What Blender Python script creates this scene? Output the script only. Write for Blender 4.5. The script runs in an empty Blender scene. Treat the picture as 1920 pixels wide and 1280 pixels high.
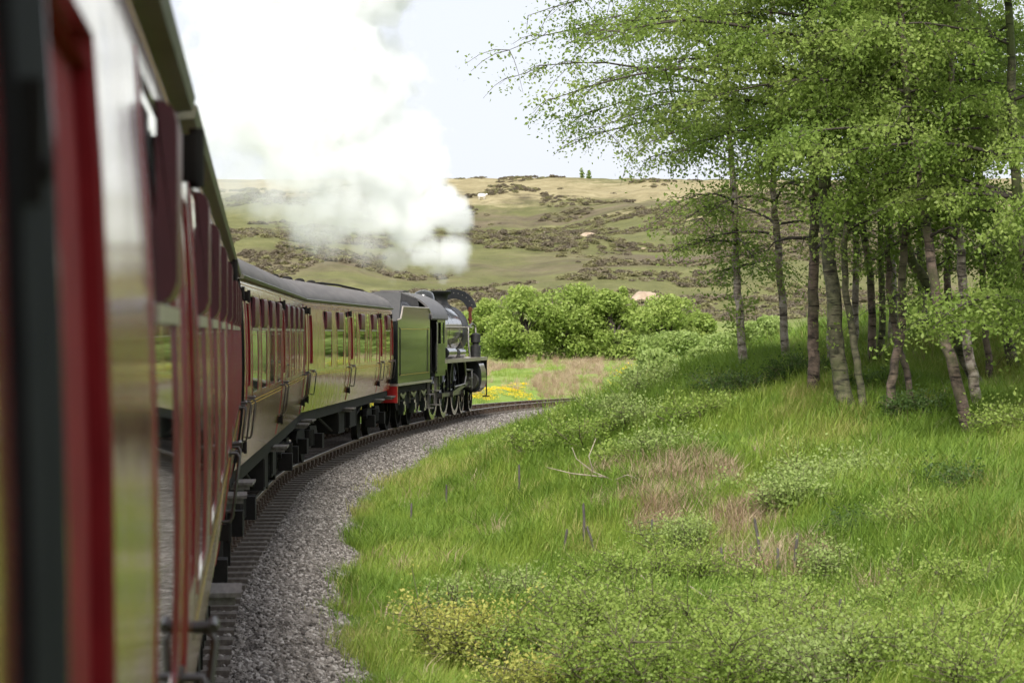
import bpy, math, random
import numpy as np
from mathutils import Vector
random.seed(7); rng = np.random.default_rng(7)
scene = bpy.context.scene
COL = scene.collection
R = math.radians
# ------------------------------------------------------------------ camera, world, sun, exposure
F = 4600.0; CZ = 2.75; HY = 622.0
cam = bpy.data.objects.new('camera', bpy.data.cameras.new('camera')); COL.objects.link(cam)
cam.location = (0, 0, CZ)
cam.rotation_euler = (R(90) - math.atan((640 - HY) / F), 0, 0)
cam.data.sensor_width = 36; cam.data.lens = F / 1920 * 36
cam.data.clip_start = 0.05; cam.data.clip_end = 5000
cam.data.dof.use_dof = True; cam.data.dof.focus_distance = 62; cam.data.dof.aperture_fstop = 6.3
scene.camera = cam

SUN_EL, SUN_AZ = 44, 189            # azimuth clockwise from +Y (behind the camera)
world = bpy.data.worlds.new('World'); scene.world = world; world.use_nodes = True
wt = world.node_tree; wt.nodes.clear()
wo = wt.nodes.new('ShaderNodeOutputWorld'); bg = wt.nodes.new('ShaderNodeBackground')
sky = wt.nodes.new('ShaderNodeTexSky'); sky.sky_type = 'NISHITA'; sky.sun_disc = False
sky.sun_elevation = R(SUN_EL); sky.sun_rotation = R(SUN_AZ); sky.air_density = 1.0; sky.dust_density = 3.0
mixw = wt.nodes.new('ShaderNodeMixRGB'); mixw.inputs[0].default_value = 0.85
mixw.inputs[2].default_value = (8.2, 8.5, 9.3, 1)          # thin bright overcast veil
wt.links.new(sky.outputs[0], mixw.inputs[1]); wt.links.new(mixw.outputs[0], bg.inputs[0])
bg.inputs[1].default_value = 0.076
wt.links.new(bg.outputs[0], wo.inputs[0])
sun = bpy.data.objects.new('sun', bpy.data.lights.new('sun', 'SUN')); COL.objects.link(sun)
sun.data.energy = 3.7; sun.data.angle = R(18); sun.data.color = (1, .97, .92)
sd = Vector((math.sin(R(SUN_AZ)) * math.cos(R(SUN_EL)), math.cos(R(SUN_AZ)) * math.cos(R(SUN_EL)), math.sin(R(SUN_EL))))
sun.rotation_euler = sd.to_track_quat('Z', 'Y').to_euler(); sun.location = (0, -30, 60)
scene.view_settings.view_transform = 'Standard'; scene.view_settings.look = 'None'
scene.view_settings.exposure = 0.7; scene.view_settings.gamma = 1.0
scene.view_settings.use_curve_mapping = False
scene.cycles.max_bounces = 24; scene.cycles.volume_bounces = 24; scene.cycles.diffuse_bounces = 3; scene.cycles.glossy_bounces = 3; scene.cycles.transmission_bounces = 4; scene.cycles.transparent_max_bounces = 12
scene.cycles.caustics_reflective = False; scene.cycles.caustics_refractive = False
scene.cycles.volume_step_rate = 1.5; scene.cycles.use_adaptive_sampling = True; scene.cycles.adaptive_threshold = 0.03; scene.cycles.use_denoising = True

# ------------------------------------------------------------------ helpers
def tag(o, label=None, cat=None, group=None, kind=None):
    if label: o['label'] = label
    if cat: o['category'] = cat
    if group: o['group'] = group
    if kind: o['kind'] = kind
    return o

def empty(name, loc=(0, 0, 0), rz=0, parent=None):
    o = bpy.data.objects.new(name, None); COL.objects.link(o); o.location = loc; o.rotation_euler = (0, 0, rz)
    o.empty_display_size = .3
    if parent: o.parent = parent
    return o

def obj(name, mesh, parent=None, loc=(0, 0, 0), rot=(0, 0, 0)):
    o = bpy.data.objects.new(name, mesh); COL.objects.link(o); o.location = loc; o.rotation_euler = rot
    if parent: o.parent = parent
    return o

class MB:
    """collects faces; mesh() makes mesh data"""
    def __init__(s): s.v = []; s.f = []
    def add(s, vs, fs):
        b = len(s.v); s.v += [tuple(p) for p in vs]; s.f += [tuple(b + i for i in f) for f in fs]; return s
    def box(s, x0, x1, y0, y1, z0, z1):
        return s.add([(x0,y0,z0),(x1,y0,z0),(x1,y1,z0),(x0,y1,z0),(x0,y0,z1),(x1,y0,z1),(x1,y1,z1),(x0,y1,z1)],
                     [(0,3,2,1),(4,5,6,7),(0,1,5,4),(1,2,6,5),(2,3,7,6),(3,0,4,7)])
    def tube(s, pts, rad, n=8, cap=True):
        pts = [Vector(p) for p in pts]; k = len(pts)
        rads = rad if hasattr(rad, '__len__') else [rad] * k
        t0 = (pts[1] - pts[0]).normalized()
        up = Vector((0, 0, 1)) if abs(t0.z) < .9 else Vector((1, 0, 0))
        a = t0.cross(up).normalized(); vs = []
        for i in range(k):
            t = (pts[min(i+1, k-1)] - pts[max(i-1, 0)]).normalized()
            a = (a - t * a.dot(t)).normalized(); b = t.cross(a)
            for j in range(n):
                q = 2 * math.pi * j / n
                vs.append(pts[i] + (a * math.cos(q) + b * math.sin(q)) * rads[i])
        fs = [(i*n+j, i*n+(j+1) % n, (i+1)*n+(j+1) % n, (i+1)*n+j) for i in range(k-1) for j in range(n)]
        if cap: fs += [tuple(range(n))[::-1], tuple(range((k-1)*n, k*n))]
        return s.add(vs, fs)
    def lathe(s, prof, c, axis='x', n=24):
        """prof: (t, r) along axis"""
        vs = []
        for t, r in prof:
            for j in range(n):
                q = 2 * math.pi * j / n; ca, sa = math.cos(q) * r, math.sin(q) * r
                p = {'x': (t, ca, sa), 'y': (ca, t, sa), 'z': (ca, sa, t)}[axis]
                vs.append((p[0] + c[0], p[1] + c[1], p[2] + c[2]))
        k = len(prof)
        fs = [(i*n+j, i*n+(j+1) % n, (i+1)*n+(j+1) % n, (i+1)*n+j) for i in range(k-1) for j in range(n)]
        fs += [tuple(range(n))[::-1], tuple(range((k-1)*n, k*n))]
        return s.add(vs, fs)
    def prism(s, poly, a0, a1, axis='x'):
        """closed 2-D polygon extruded along axis; poly in the other two axes, in order"""
        n = len(poly)
        def P(a, p): return {'x': (a, p[0], p[1]), 'y': (p[0], a, p[1]), 'z': (p[0], p[1], a)}[axis]
        vs = [P(a0, p) for p in poly] + [P(a1, p) for p in poly]
        return s.add(vs, [tuple(range(n))[::-1], tuple(range(n, 2*n))] + [(i, (i+1) % n, n+(i+1) % n, n+i) for i in range(n)])
    def mesh(s, name, mat, smooth=False, angle=None):
        m = bpy.data.meshes.new(name); m.from_pydata(s.v, [], s.f); m.update()
        import bmesh
        b = bmesh.new(); b.from_mesh(m); bmesh.ops.recalc_face_normals(b, faces=b.faces); b.to_mesh(m); b.free()
        if mat: m.materials.append(mat)
        if smooth:
            m.polygons.foreach_set('use_smooth', [True] * len(m.polygons))
            if angle: m.set_sharp_from_angle(angle=R(angle))
        return m

def np_mesh(name, verts, faces, mat, smooth=False, attr=None):
    """verts Nx3, faces MxK (K const) numpy"""
    m = bpy.data.meshes.new(name); verts = np.asarray(verts, np.float32); faces = np.asarray(faces, np.int32)
    M, K = faces.shape
    m.vertices.add(len(verts)); m.vertices.foreach_set('co', verts.ravel())
    m.loops.add(M * K); m.loops.foreach_set('vertex_index', faces.ravel())
    m.polygons.add(M); m.polygons.foreach_set('loop_start', np.arange(0, M * K, K, dtype=np.int32))
    if attr is not None:
        a = m.attributes.new('rnd', 'FLOAT', 'FACE'); a.data.foreach_set('value', np.asarray(attr, np.float32))
    m.update(calc_edges=True)
    if smooth: m.polygons.foreach_set('use_smooth', np.ones(M, bool))
    if mat: m.materials.append(mat)
    return m

# ------------------------------------------------------------------ materials
def nodes_of(name):
    m = bpy.data.materials.new(name); m.use_nodes = True
    nt = m.node_tree; b = nt.nodes['Principled BSDF']; return m, nt, b

def ramp(nt, fac, stops):
    r = nt.nodes.new('ShaderNodeValToRGB'); e = r.color_ramp.elements
    while len(e) < len(stops): e.new(.5)
    for i, (p, c) in enumerate(stops): e[i].position = p; e[i].color = (*c, 1)
    nt.links.new(fac, r.inputs[0]); return r.outputs[0]

def noise(nt, scale, detail=4, rough=.55, vec=None, stretch=None, coord='Object'):
    n = nt.nodes.new('ShaderNodeTexNoise'); n.inputs['Scale'].default_value = scale
    n.inputs['Detail'].default_value = detail; n.inputs['Roughness'].default_value = rough
    if vec is None:
        t = nt.nodes.new('ShaderNodeTexCoord'); vec = t.outputs[coord]
    if stretch:
        mp = nt.nodes.new('ShaderNodeMapping'); mp.inputs['Scale'].default_value = stretch
        nt.links.new(vec, mp.inputs[0]); vec = mp.outputs[0]
    nt.links.new(vec, n.inputs['Vector']); return n.outputs[0]

def bump(nt, b, h, strength, dist=.02):
    n = nt.nodes.new('ShaderNodeBump'); n.inputs['Strength'].default_value = strength; n.inputs['Distance'].default_value = dist
    nt.links.new(h, n.inputs['Height']); nt.links.new(n.outputs[0], b.inputs['Normal']); return n

def pbr(name, c1, c2=None, rough=.5, scale=6, metal=0, coat=0, bmp=0, bscale=None, stretch=None, spec=.5, dist=.02, coord='Object'):
    m, nt, b = nodes_of(name)
    b.inputs['Roughness'].default_value = rough; b.inputs['Metallic'].default_value = metal
    b.inputs['Coat Weight'].default_value = coat; b.inputs['Coat Roughness'].default_value = .04
    b.inputs['Specular IOR Level'].default_value = spec
    if c2:
        n = noise(nt, scale, stretch=stretch, coord=coord)
        nt.links.new(ramp(nt, n, [(.35, c1), (.68, c2)]), b.inputs['Base Color'])
    else: b.inputs['Base Color'].default_value = (*c1, 1)
    if bmp: bump(nt, b, noise(nt, bscale or scale * 3, stretch=stretch, coord=coord), bmp, dist)
    return m

M = {}
# coach paint: glossy maroon with slightly wavy sheet metal and road dirt low down
def coach_paint(name, c1, c2):
    m, nt, b = nodes_of(name)
    n = noise(nt, 2.2, 3, stretch=(3.0, 1, .6)); nt.links.new(ramp(nt, n, [(.3, c1), (.75, c2)]), b.inputs['Base Color'])
    b.inputs['Roughness'].default_value = .32; b.inputs['Coat Weight'].default_value = 1.0; b.inputs['Coat IOR'].default_value = 1.5
    rr = nt.nodes.new('ShaderNodeMapRange'); nt.links.new(noise(nt, 5, 4, stretch=(1, 1, .3)), rr.inputs[0])
    rr.inputs[3].default_value = .03; rr.inputs[4].default_value = .15
    nt.links.new(rr.outputs[0], b.inputs['Coat Roughness'])
    bn = nt.nodes.new('ShaderNodeBump'); bn.inputs['Strength'].default_value = .30; bn.inputs['Distance'].default_value = .012
    nt.links.new(noise(nt, 2.6, 2, stretch=(1.6, 1, .35)), bn.inputs['Height'])
    nt.links.new(bn.outputs[0], b.inputs['Normal']); nt.links.new(bn.outputs[0], b.inputs['Coat Normal'])
    return m
M['maroon'] = coach_paint('maroon_coach_paint', (.21, .014, .017), (.28, .020, .022))
M['red'] = pbr('bright_maroon_frame_paint', (.17, .008, .012), (.22, .012, .016), rough=.75, spec=.15, scale=9)
M['hood'] = pbr('maroon_hood_paint', (.085, .010, .016), (.11, .014, .02), rough=.42, scale=8)
M['yellow'] = pbr('lining_yellow', (.62, .36, .06), (.5, .28, .05), rough=.4, scale=20)
M['roof'] = pbr('coach_roof_grey', (.085, .074, .066), (.13, .113, .10), rough=.62, scale=1.6, stretch=(.5, 3, 3), bmp=.15)
M['black'] = pbr('underframe_black', (.008, .007, .006), (.018, .015, .013), rough=.8, spec=.2, scale=5, bmp=.1)
M['rubber'] = pbr('black_rubber', (.016, .017, .018), (.022, .023, .024), rough=.95, scale=8, spec=.05)
M['gutter'] = pbr('gutter_dark_olive', (.035, .033, .018), (.06, .055, .03), rough=.45, scale=6)
M['metal'] = pbr('worn_steel', (.30, .28, .25), (.18, .16, .14), rough=.35, metal=.9, scale=14)
M['handle'] = pbr('dark_handle_iron', (.09, .08, .075), (.05, .045, .04), rough=.4, metal=.7, scale=14)
M['board'] = pbr('footboard_wood', (.12, .105, .09), (.20, .18, .155), rough=.8, scale=7, stretch=(.4, 4, 4))
M['alloy'] = pbr('window_rail_pale', (.42, .36, .30), (.32, .27, .22), rough=.35, metal=.3, scale=10)
mg, nt, b = nodes_of('window_glass'); b.inputs['Base Color'].default_value = (.012, .014, .014, 1)
b.inputs['Roughness'].default_value = .02; b.inputs['Specular IOR Level'].default_value = .7; b.inputs['Coat Weight'].default_value = .6
bump(nt, b, noise(nt, 1.6, 1), .05, .01); M['glass'] = mg
def loco_paint(name, c1, c2, rough):
    m, nt, b = nodes_of(name)
    nt.links.new(ramp(nt, noise(nt, 3, 4, stretch=(2, 1, .5)), [(.3, c1), (.75, c2)]), b.inputs['Base Color'])
    b.inputs['Roughness'].default_value = rough; b.inputs['Coat Weight'].default_value = 1; b.inputs['Coat Roughness'].default_value = .07; b.inputs['Coat IOR'].default_value = 1.36; b.inputs['Specular IOR Level'].default_value = .3
    bn = bump(nt, b, noise(nt, 2.4, 2, stretch=(1.4, 1, .4)), .22, .012); nt.links.new(bn.outputs[0], b.inputs['Coat Normal'])
    return m
M['lblack'] = loco_paint('locomotive_black', (.012, .013, .013), (.02, .021, .02), .3)
M['smokebox'] = pbr('smokebox_grey_black', (.028, .028, .032), (.045, .044, .048), rough=.55, scale=5)
M['soot'] = pbr('chimney_soot', (.010, .010, .010), (.022, .02, .019), rough=.6, scale=9)
M['coal'] = pbr('coal', (.008, .008, .010), (.03, .03, .034), rough=.4, scale=16, bmp=.6)
M['beam'] = pbr('red_buffer_beam', (.42, .015, .012), (.34, .012, .012), rough=.4, scale=6, coat=.3)
M['roofl'] = pbr('cab_roof_grey', (.075, .07, .068), (.11, .10, .095), rough=.5, scale=4)
M['rust'] = pbr('copper_rust_post', (.28, .07, .03), (.12, .03, .02), rough=.5, scale=20)
M['rail'] = pbr('rusty_rail', (.11, .062, .036), (.17, .10, .06), rough=.6, scale=8)
M['railtop'] = pbr('polished_rail_head', (.42, .40, .37), (.3, .28, .25), rough=.28, metal=.9, scale=5)
M['sleeper'] = pbr('weathered_sleeper', (.085, .068, .054), (.15, .125, .10), rough=.85, scale=5, stretch=(4, .5, 4), bmp=.3)
M['chair'] = pbr('rail_chair_iron', (.07, .045, .032), (.11, .075, .05), rough=.75, scale=14)

def stone_mat():
    m, nt, b = nodes_of('ballast_stone')
    oi = nt.nodes.new('ShaderNodeObjectInfo')
    c = ramp(nt, oi.outputs['Random'], [(0, (.06, .05, .041)), (.35, (.15, .130, .110)), (.75, (.245, .217, .187)), (1, (.42, .385, .345))])
    nt.links.new(c, b.inputs['Base Color']); b.inputs['Roughness'].default_value = .85; return m
M['stone'] = stone_mat()
M['ballast'] = pbr('ballast_bed', (.05, .043, .037), (.14, .122, .105), rough=.9, scale=14, bmp=.8, bscale=24)

def leaf_mat(name, stops, trans=.45, attr=True, spec=.25):
    m = bpy.data.materials.new(name); m.use_nodes = True; nt = m.node_tree; nt.nodes.clear()
    out = nt.nodes.new('ShaderNodeOutputMaterial')
    if attr:
        a = nt.nodes.new('ShaderNodeAttribute'); a.attribute_name = 'rnd'; f = a.outputs['Fac']
    else:
        a = nt.nodes.new('ShaderNodeObjectInfo'); f = a.outputs['Random']
    c = ramp(nt, f, stops)
    p = nt.nodes.new('ShaderNodeBsdfPrincipled'); p.inputs['Roughness'].default_value = .5; p.inputs['Specular IOR Level'].default_value = spec
    t = nt.nodes.new('ShaderNodeBsdfTranslucent'); mx = nt.nodes.new('ShaderNodeMixShader'); mx.inputs[0].default_value = trans
    nt.links.new(c, p.inputs['Base Color']); nt.links.new(c, t.inputs['Color'])
    nt.links.new(p.outputs[0], mx.inputs[1]); nt.links.new(t.outputs[0], mx.inputs[2]); nt.links.new(mx.outputs[0], out.inputs[0])
    return m
M['birch_leaf'] = leaf_mat('birch_leaves', [(0, (.15, .225, .04)), (.5, (.235, .325, .065)), (1, (.34, .42, .11))], trans=.55)
M['shrub_leaf'] = leaf_mat('shrub_leaves', [(0, (.13, .21, .03)), (.5, (.215, .315, .05)), (1, (.33, .41, .10))])
M['yellow_leaf'] = leaf_mat('yellowing_leaves', [(0, (.22, .28, .05)), (.6, (.38, .42, .10)), (1, (.58, .52, .13))])
M['bush_leaf'] = leaf_mat('valley_tree_leaves', [(0, (.17, .24, .045)), (.5, (.28, .37, .08)), (1, (.40, .47, .13))])
M['willow_leaf'] = leaf_mat('willow_leaves', [(0, (.16, .24, .055)), (.5, (.26, .35, .09)), (1, (.37, .45, .15))])
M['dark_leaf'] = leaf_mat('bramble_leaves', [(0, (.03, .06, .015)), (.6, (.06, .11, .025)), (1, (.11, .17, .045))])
M['grass'] = leaf_mat('grass_blades', [(0, (.17, .265, .035)), (.5, (.25, .345, .05)), (.88, (.31, .39, .07)), (1, (.44, .42, .16))], trans=.4, attr=False)
M['grass_dark'] = leaf_mat('lush_grass_blades', [(0, (.115, .20, .025)), (.5, (.17, .27, .036)), (1, (.22, .32, .05))], trans=.4, attr=False)
M['grass_dry'] = leaf_mat('yellowing_grass_blades', [(0, (.23, .27, .05)), (.5, (.31, .33, .08)), (1, (.46, .41, .16))], trans=.4, attr=False)
M['straw'] = leaf_mat('dead_grass', [(0, (.28, .19, .115)), (.5, (.42, .31, .20)), (1, (.54, .43, .29))], trans=.3, attr=False)
M['flower'] = leaf_mat('yellow_flowers', [(0, (.75, .52, .02)), (1, (.90, .68, .03))], trans=.3, attr=False)
M['gorse'] = leaf_mat('gorse_flowers', [(0, (.72, .50, .02)), (1, (.85, .66, .04))], trans=.3)
M['heather'] = leaf_mat('heather_clumps', [(0, (.15, .125, .085)), (.45, (.21, .175, .115)), (.75, (.22, .205, .095)), (1, (.27, .255, .12))], trans=.35, attr=False)
M['twig'] = pbr('dark_twig', (.035, .026, .02), (.07, .055, .042), rough=.8, scale=20)
M['stem'] = pbr('young_stem', (.09, .085, .04), (.13, .11, .06), rough=.8, scale=20)
M['deadwood'] = pbr('dead_branch_pale', (.36, .30, .23), (.24, .19, .14), rough=.8, scale=12)
M['stake'] = pbr('weathered_stake', (.05, .044, .038), (.10, .088, .075), rough=.85, scale=16)
M['wool'] = pbr('sheep_wool', (.75, .72, .66), (.6, .57, .5), rough=.9, scale=10, bmp=.4)
M['sand'] = pbr('bare_sandy_soil', (.30, .22, .15), (.42, .33, .24), rough=.95, scale=1.2, bmp=.3)

def bark_mat(name, pale, mid, dark, moss):
    m, nt, b = nodes_of(name)
    c = ramp(nt, noise(nt, 5, 5, .65, stretch=(1, 1, 1.6)), [(.36, dark), (.47, mid), (.60, pale), (.78, mid)])
    mm = nt.nodes.new('ShaderNodeMixRGB'); mm.inputs[2].default_value = (*moss, 1)
    g = ramp(nt, noise(nt, 1.3, 3), [(.46, (0, 0, 0)), (.62, (1, 1, 1))])
    nt.links.new(g, mm.inputs[0]); nt.links.new(c, mm.inputs[1])
    # dark horizontal lenticel bands
    w = ramp(nt, noise(nt, 3.2, 3, stretch=(.7, .7, 5)), [(.56, (1, 1, 1)), (.63, (.22, .19, .17))])
    mu = nt.nodes.new('ShaderNodeMixRGB'); mu.blend_type = 'MULTIPLY'; mu.inputs[0].default_value = 1
    nt.links.new(mm.outputs[0], mu.inputs[1]); nt.links.new(w, mu.inputs[2]); nt.links.new(mu.outputs[0], b.inputs['Base Color'])
    b.inputs['Roughness'].default_value = .85
    bump(nt, b, noise(nt, 14, 5, stretch=(1, 1, .5)), .8, .03); return m
M['bark_white'] = bark_mat('birch_bark_white', (.40, .35, .30), (.20, .16, .125), (.05, .038, .03), (.13, .12, .05))
M['bark_brown'] = bark_mat('birch_bark_brown', (.21, .15, .115), (.105, .075, .056), (.035, .026, .02), (.07, .075, .026))
M['bark_moss'] = bark_mat('mossy_bark', (.17, .15, .09), (.09, .085, .045), (.035, .03, .02), (.085, .10, .03))

# ------------------------------------------------------------------ track line
def sp(x, y): return np.array([x, y], float)
HD1, HD2, HD3, HDL = R(-5.95), R(-2.70), R(2.40), R(6.7)
def dirv(h): return np.array([math.sin(h), math.cos(h)])
def leftn(h): return np.array([-math.cos(h), math.sin(h)])
A1 = leftn(HD1) * 1.52                                   # foot of the near coaches' axis beside the camera
def on1(d): return A1 + dirv(HD1) * d
C2n = sp(-3.03, 27.85) + leftn(HD2) * 1.36
C3n = sp(-4.03, 47.55) + leftn(HD3) * 1.36
LOn = sp(-3.22, 67.35) + leftn(HDL) * 1.30
ctrl = [on1(-40), on1(-20), on1(0), on1(10), on1(24.5), C2n + dirv(HD2)*2.8, C2n + dirv(HD2)*16.6, C3n + dirv(HD3)*2.8, C3n + dirv(HD3)*16.6,
        LOn + dirv(HDL)*3, LOn + dirv(HDL)*12, LOn + dirv(HDL)*17.5, sp(-.45, 93.6), sp(2.9, 101.5), sp(7.6, 109), sp(14, 116), sp(22, 122), sp(32, 127), sp(44, 131), sp(60, 134)]
def catmull(P, n=14):
    P = [2*P[0]-P[1]] + list(P) + [2*P[-1]-P[-2]]; out = []
    for i in range(1, len(P)-2):
        a, b_, c, d = P[i-1], P[i], P[i+1], P[i+2]
        for k in range(n):
            t = k / n
            out.append(.5*((2*b_)+(c-a)*t+(2*a-5*b_+4*c-d)*t*t+(3*b_-a-3*c+d)*t**3))
    out.append(P[-2]); return np.array(out)
raw = catmull(ctrl)
seg = np.r_[0, np.cumsum(np.linalg.norm(np.diff(raw, axis=0), axis=1))]
S = np.arange(0, seg[-1], .5)
TX = np.interp(S, seg, raw[:, 0]); TY = np.interp(S, seg, raw[:, 1])
k = np.ones(9) / 9                                        # light smoothing
TX[4:-4] = np.convolve(TX, k, 'valid'); TY[4:-4] = np.convolve(TY, k, 'valid')
TH = np.arctan2(np.gradient(TX), np.gradient(TY))
def track(s, off=0.0):
    h = np.interp(s, S, TH)
    return np.interp(s, S, TX) + off*np.cos(h), np.interp(s, S, TY) - off*np.sin(h), h     # off > 0 = right
s_of_y = lambda y: float(np.interp(y, TY, S))

def tdist(x, y):
    """signed distance to the track, right positive"""
    x = np.atleast_1d(np.asarray(x, float)); y = np.atleast_1d(np.asarray(y, float)); out = np.empty(x.shape)
    tx, ty, th = TX[::2], TY[::2], TH[::2]
    for i in range(0, len(x), 20000):
        dx = x[i:i+20000, None] - tx; dy = y[i:i+20000, None] - ty
        j = np.argmin(dx*dx + dy*dy, axis=1); r = np.arange(len(j))
        side = dx[r, j]*np.cos(th[j]) - dy[r, j]*np.sin(th[j])
        out[i:i+20000] = np.where(side >= 0, 1, -1) * np.sqrt(dx[r, j]**2 + dy[r, j]**2)
    return out

# ------------------------------------------------------------------ terrain
CP = np.array([(4.5,22,-.3),(1,22,-.5),(0,30,-.45),(7.1,38,1.07),(5.5,40,1.2),(4.35,46,2.0),(2.5,60,1.0),(1.84,65,.62),(10,50,2.95),(12,40,2.1),
  (15,60,4.3),(5,75,1.05),(6,90,.8),(10,105,.8),(1,75,.2),(4,66,1.05),(20,100,3),(30,60,6.0),(30,40,3.6),(12,25,.5),(8,22,.0),(25,20,1.6),(4,30,.15),(6.3,30,.32),
  (1,40,.35),(0,52,.3),(-1.5,45,-.35),(3,52,1.4),(40,80,5),(8,10,-.4),(-1,10,-.6),(25,0,.8),(60,40,6),(60,110,5),(3.2,36,.75)])
def rbf_fit(P):
    d = np.linalg.norm(P[:, None, :2] - P[None, :, :2], axis=2); n = len(P)
    A = np.zeros((n+3, n+3)); A[:n, :n] = d + np.eye(n)*.0; A[:n, n] = 1; A[:n, n+1:] = P[:, :2]; A[n, :n] = 1; A[n+1:, :n] = P[:, :2].T
    return np.linalg.solve(A, np.r_[P[:, 2], 0, 0, 0])
RW = rbf_fit(CP)
def rbf(x, y):
    d = np.sqrt((x[:, None]-CP[:, 0])**2 + (y[:, None]-CP[:, 1])**2)
    return d @ RW[:len(CP)] + RW[len(CP)] + x*RW[-2] + y*RW[-1]
def ss(a, b_, x): t = np.clip((x-a)/(b_-a), 0, 1); return t*t*(3-2*t)
def vnoise(x, y, seed=0):
    xi = np.floor(x).astype(np.int64); yi = np.floor(y).astype(np.int64); fx = x-xi; fy = y-yi
    def hsh(a, b_):
        v = np.sin(a*127.1 + b_*311.7 + seed*74.7)*43758.5453; return v - np.floor(v)
    u = fx*fx*(3-2*fx); v = fy*fy*(3-2*fy)
    return (hsh(xi, yi)*(1-u)+hsh(xi+1, yi)*u)*(1-v) + (hsh(xi, yi+1)*(1-u)+hsh(xi+1, yi+1)*u)*v
def H(x, y):
    x = np.atleast_1d(np.asarray(x, float)); y = np.atleast_1d(np.asarray(y, float))
    d = tdist(x, y)
    xr, yr = np.clip(x, -10, 62), np.clip(y, 0, 112)
    right = rbf(xr, yr) + (vnoise(x*.9, y*.9, 3)-.5)*.28 + (vnoise(x*.35, y*.35, 5)-.5)*.4
    left = -.45 + ss(60, 165, y)*1.7 + (vnoise(x*.5, y*.5, 9)-.5)*.3
    z = np.where(d > 0, -.5 + (right+.5)*ss(2.5, 6.2+4.2*ss(50, 66, y), d), -.5 + (left+.5)*ss(2.6, 6, -d))
    z += (vnoise(x*2.3, y*2.3, 12)-.5)*.10*ss(2.6, 4, np.abs(d))
    u = np.clip((y-160)/(480-160), 0, 1)
    hill = 1.2 + 31.5*(u*.9 + .1*u*u) + (vnoise(x*.03, y*.03, 21)-.5)*7*np.sin(np.pi*np.clip(u, 0, 1))**.8*ss(0, .3, u) \
         + (vnoise(x*.12, y*.12, 22)-.5)*1.6*ss(.02, .2, u)*(1-ss(.9, 1, u)) + (vnoise(x*.4, y*.4, 23)-.5)*.5*ss(.02, .2, u)
    hill += -ss(480, 900, y)*12
    t = ss(108, 165, y)
    return z*(1-t) + hill*t
def Hs(x, y): return float(H(np.array([x]), np.array([y]))[0])
def ground_hit(px, py, d0=14, d1=700):
    D = np.r_[np.arange(d0, 140, .2), np.arange(140, d1, 1.0)]
    x = (px-960)/F*D; z = CZ-(py-HY)/F*D; h = H(x, D)
    i = np.argmax(z <= h); D_ = D[i] if (z <= h).any() else d1
    return (px-960)/F*D_, D_, Hs((px-960)/F*D_, D_)

def axis_grid(lo, hi, dlo, dhi, fine, grow=1.12):
    c = list(np.arange(dlo, dhi, fine)); st = fine; v = dhi
    while v < hi: c.append(v); st *= grow; v += st
    c.append(hi); st = fine; v = dlo - fine; pre = []
    while v > lo: pre.append(v); st *= grow; v -= st
    pre.append(lo); return np.array(pre[::-1] + c)
gx = axis_grid(-900, 900, -12, 26, .42); gy = axis_grid(-120, 1600, 12, 130, .5, 1.035)
GX, GY = np.meshgrid(gx, gy); fx, fy = GX.ravel(), GY.ravel(); GZ = H(fx, fy); Dt = tdist(fx, fy)
nx, ny = len(gx), len(gy)
ii = np.arange(nx*ny).reshape(ny, nx)
gf = np.stack([ii[:-1, :-1], ii[:-1, 1:], ii[1:, 1:], ii[1:, :-1]], -1).reshape(-1, 4)

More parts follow.
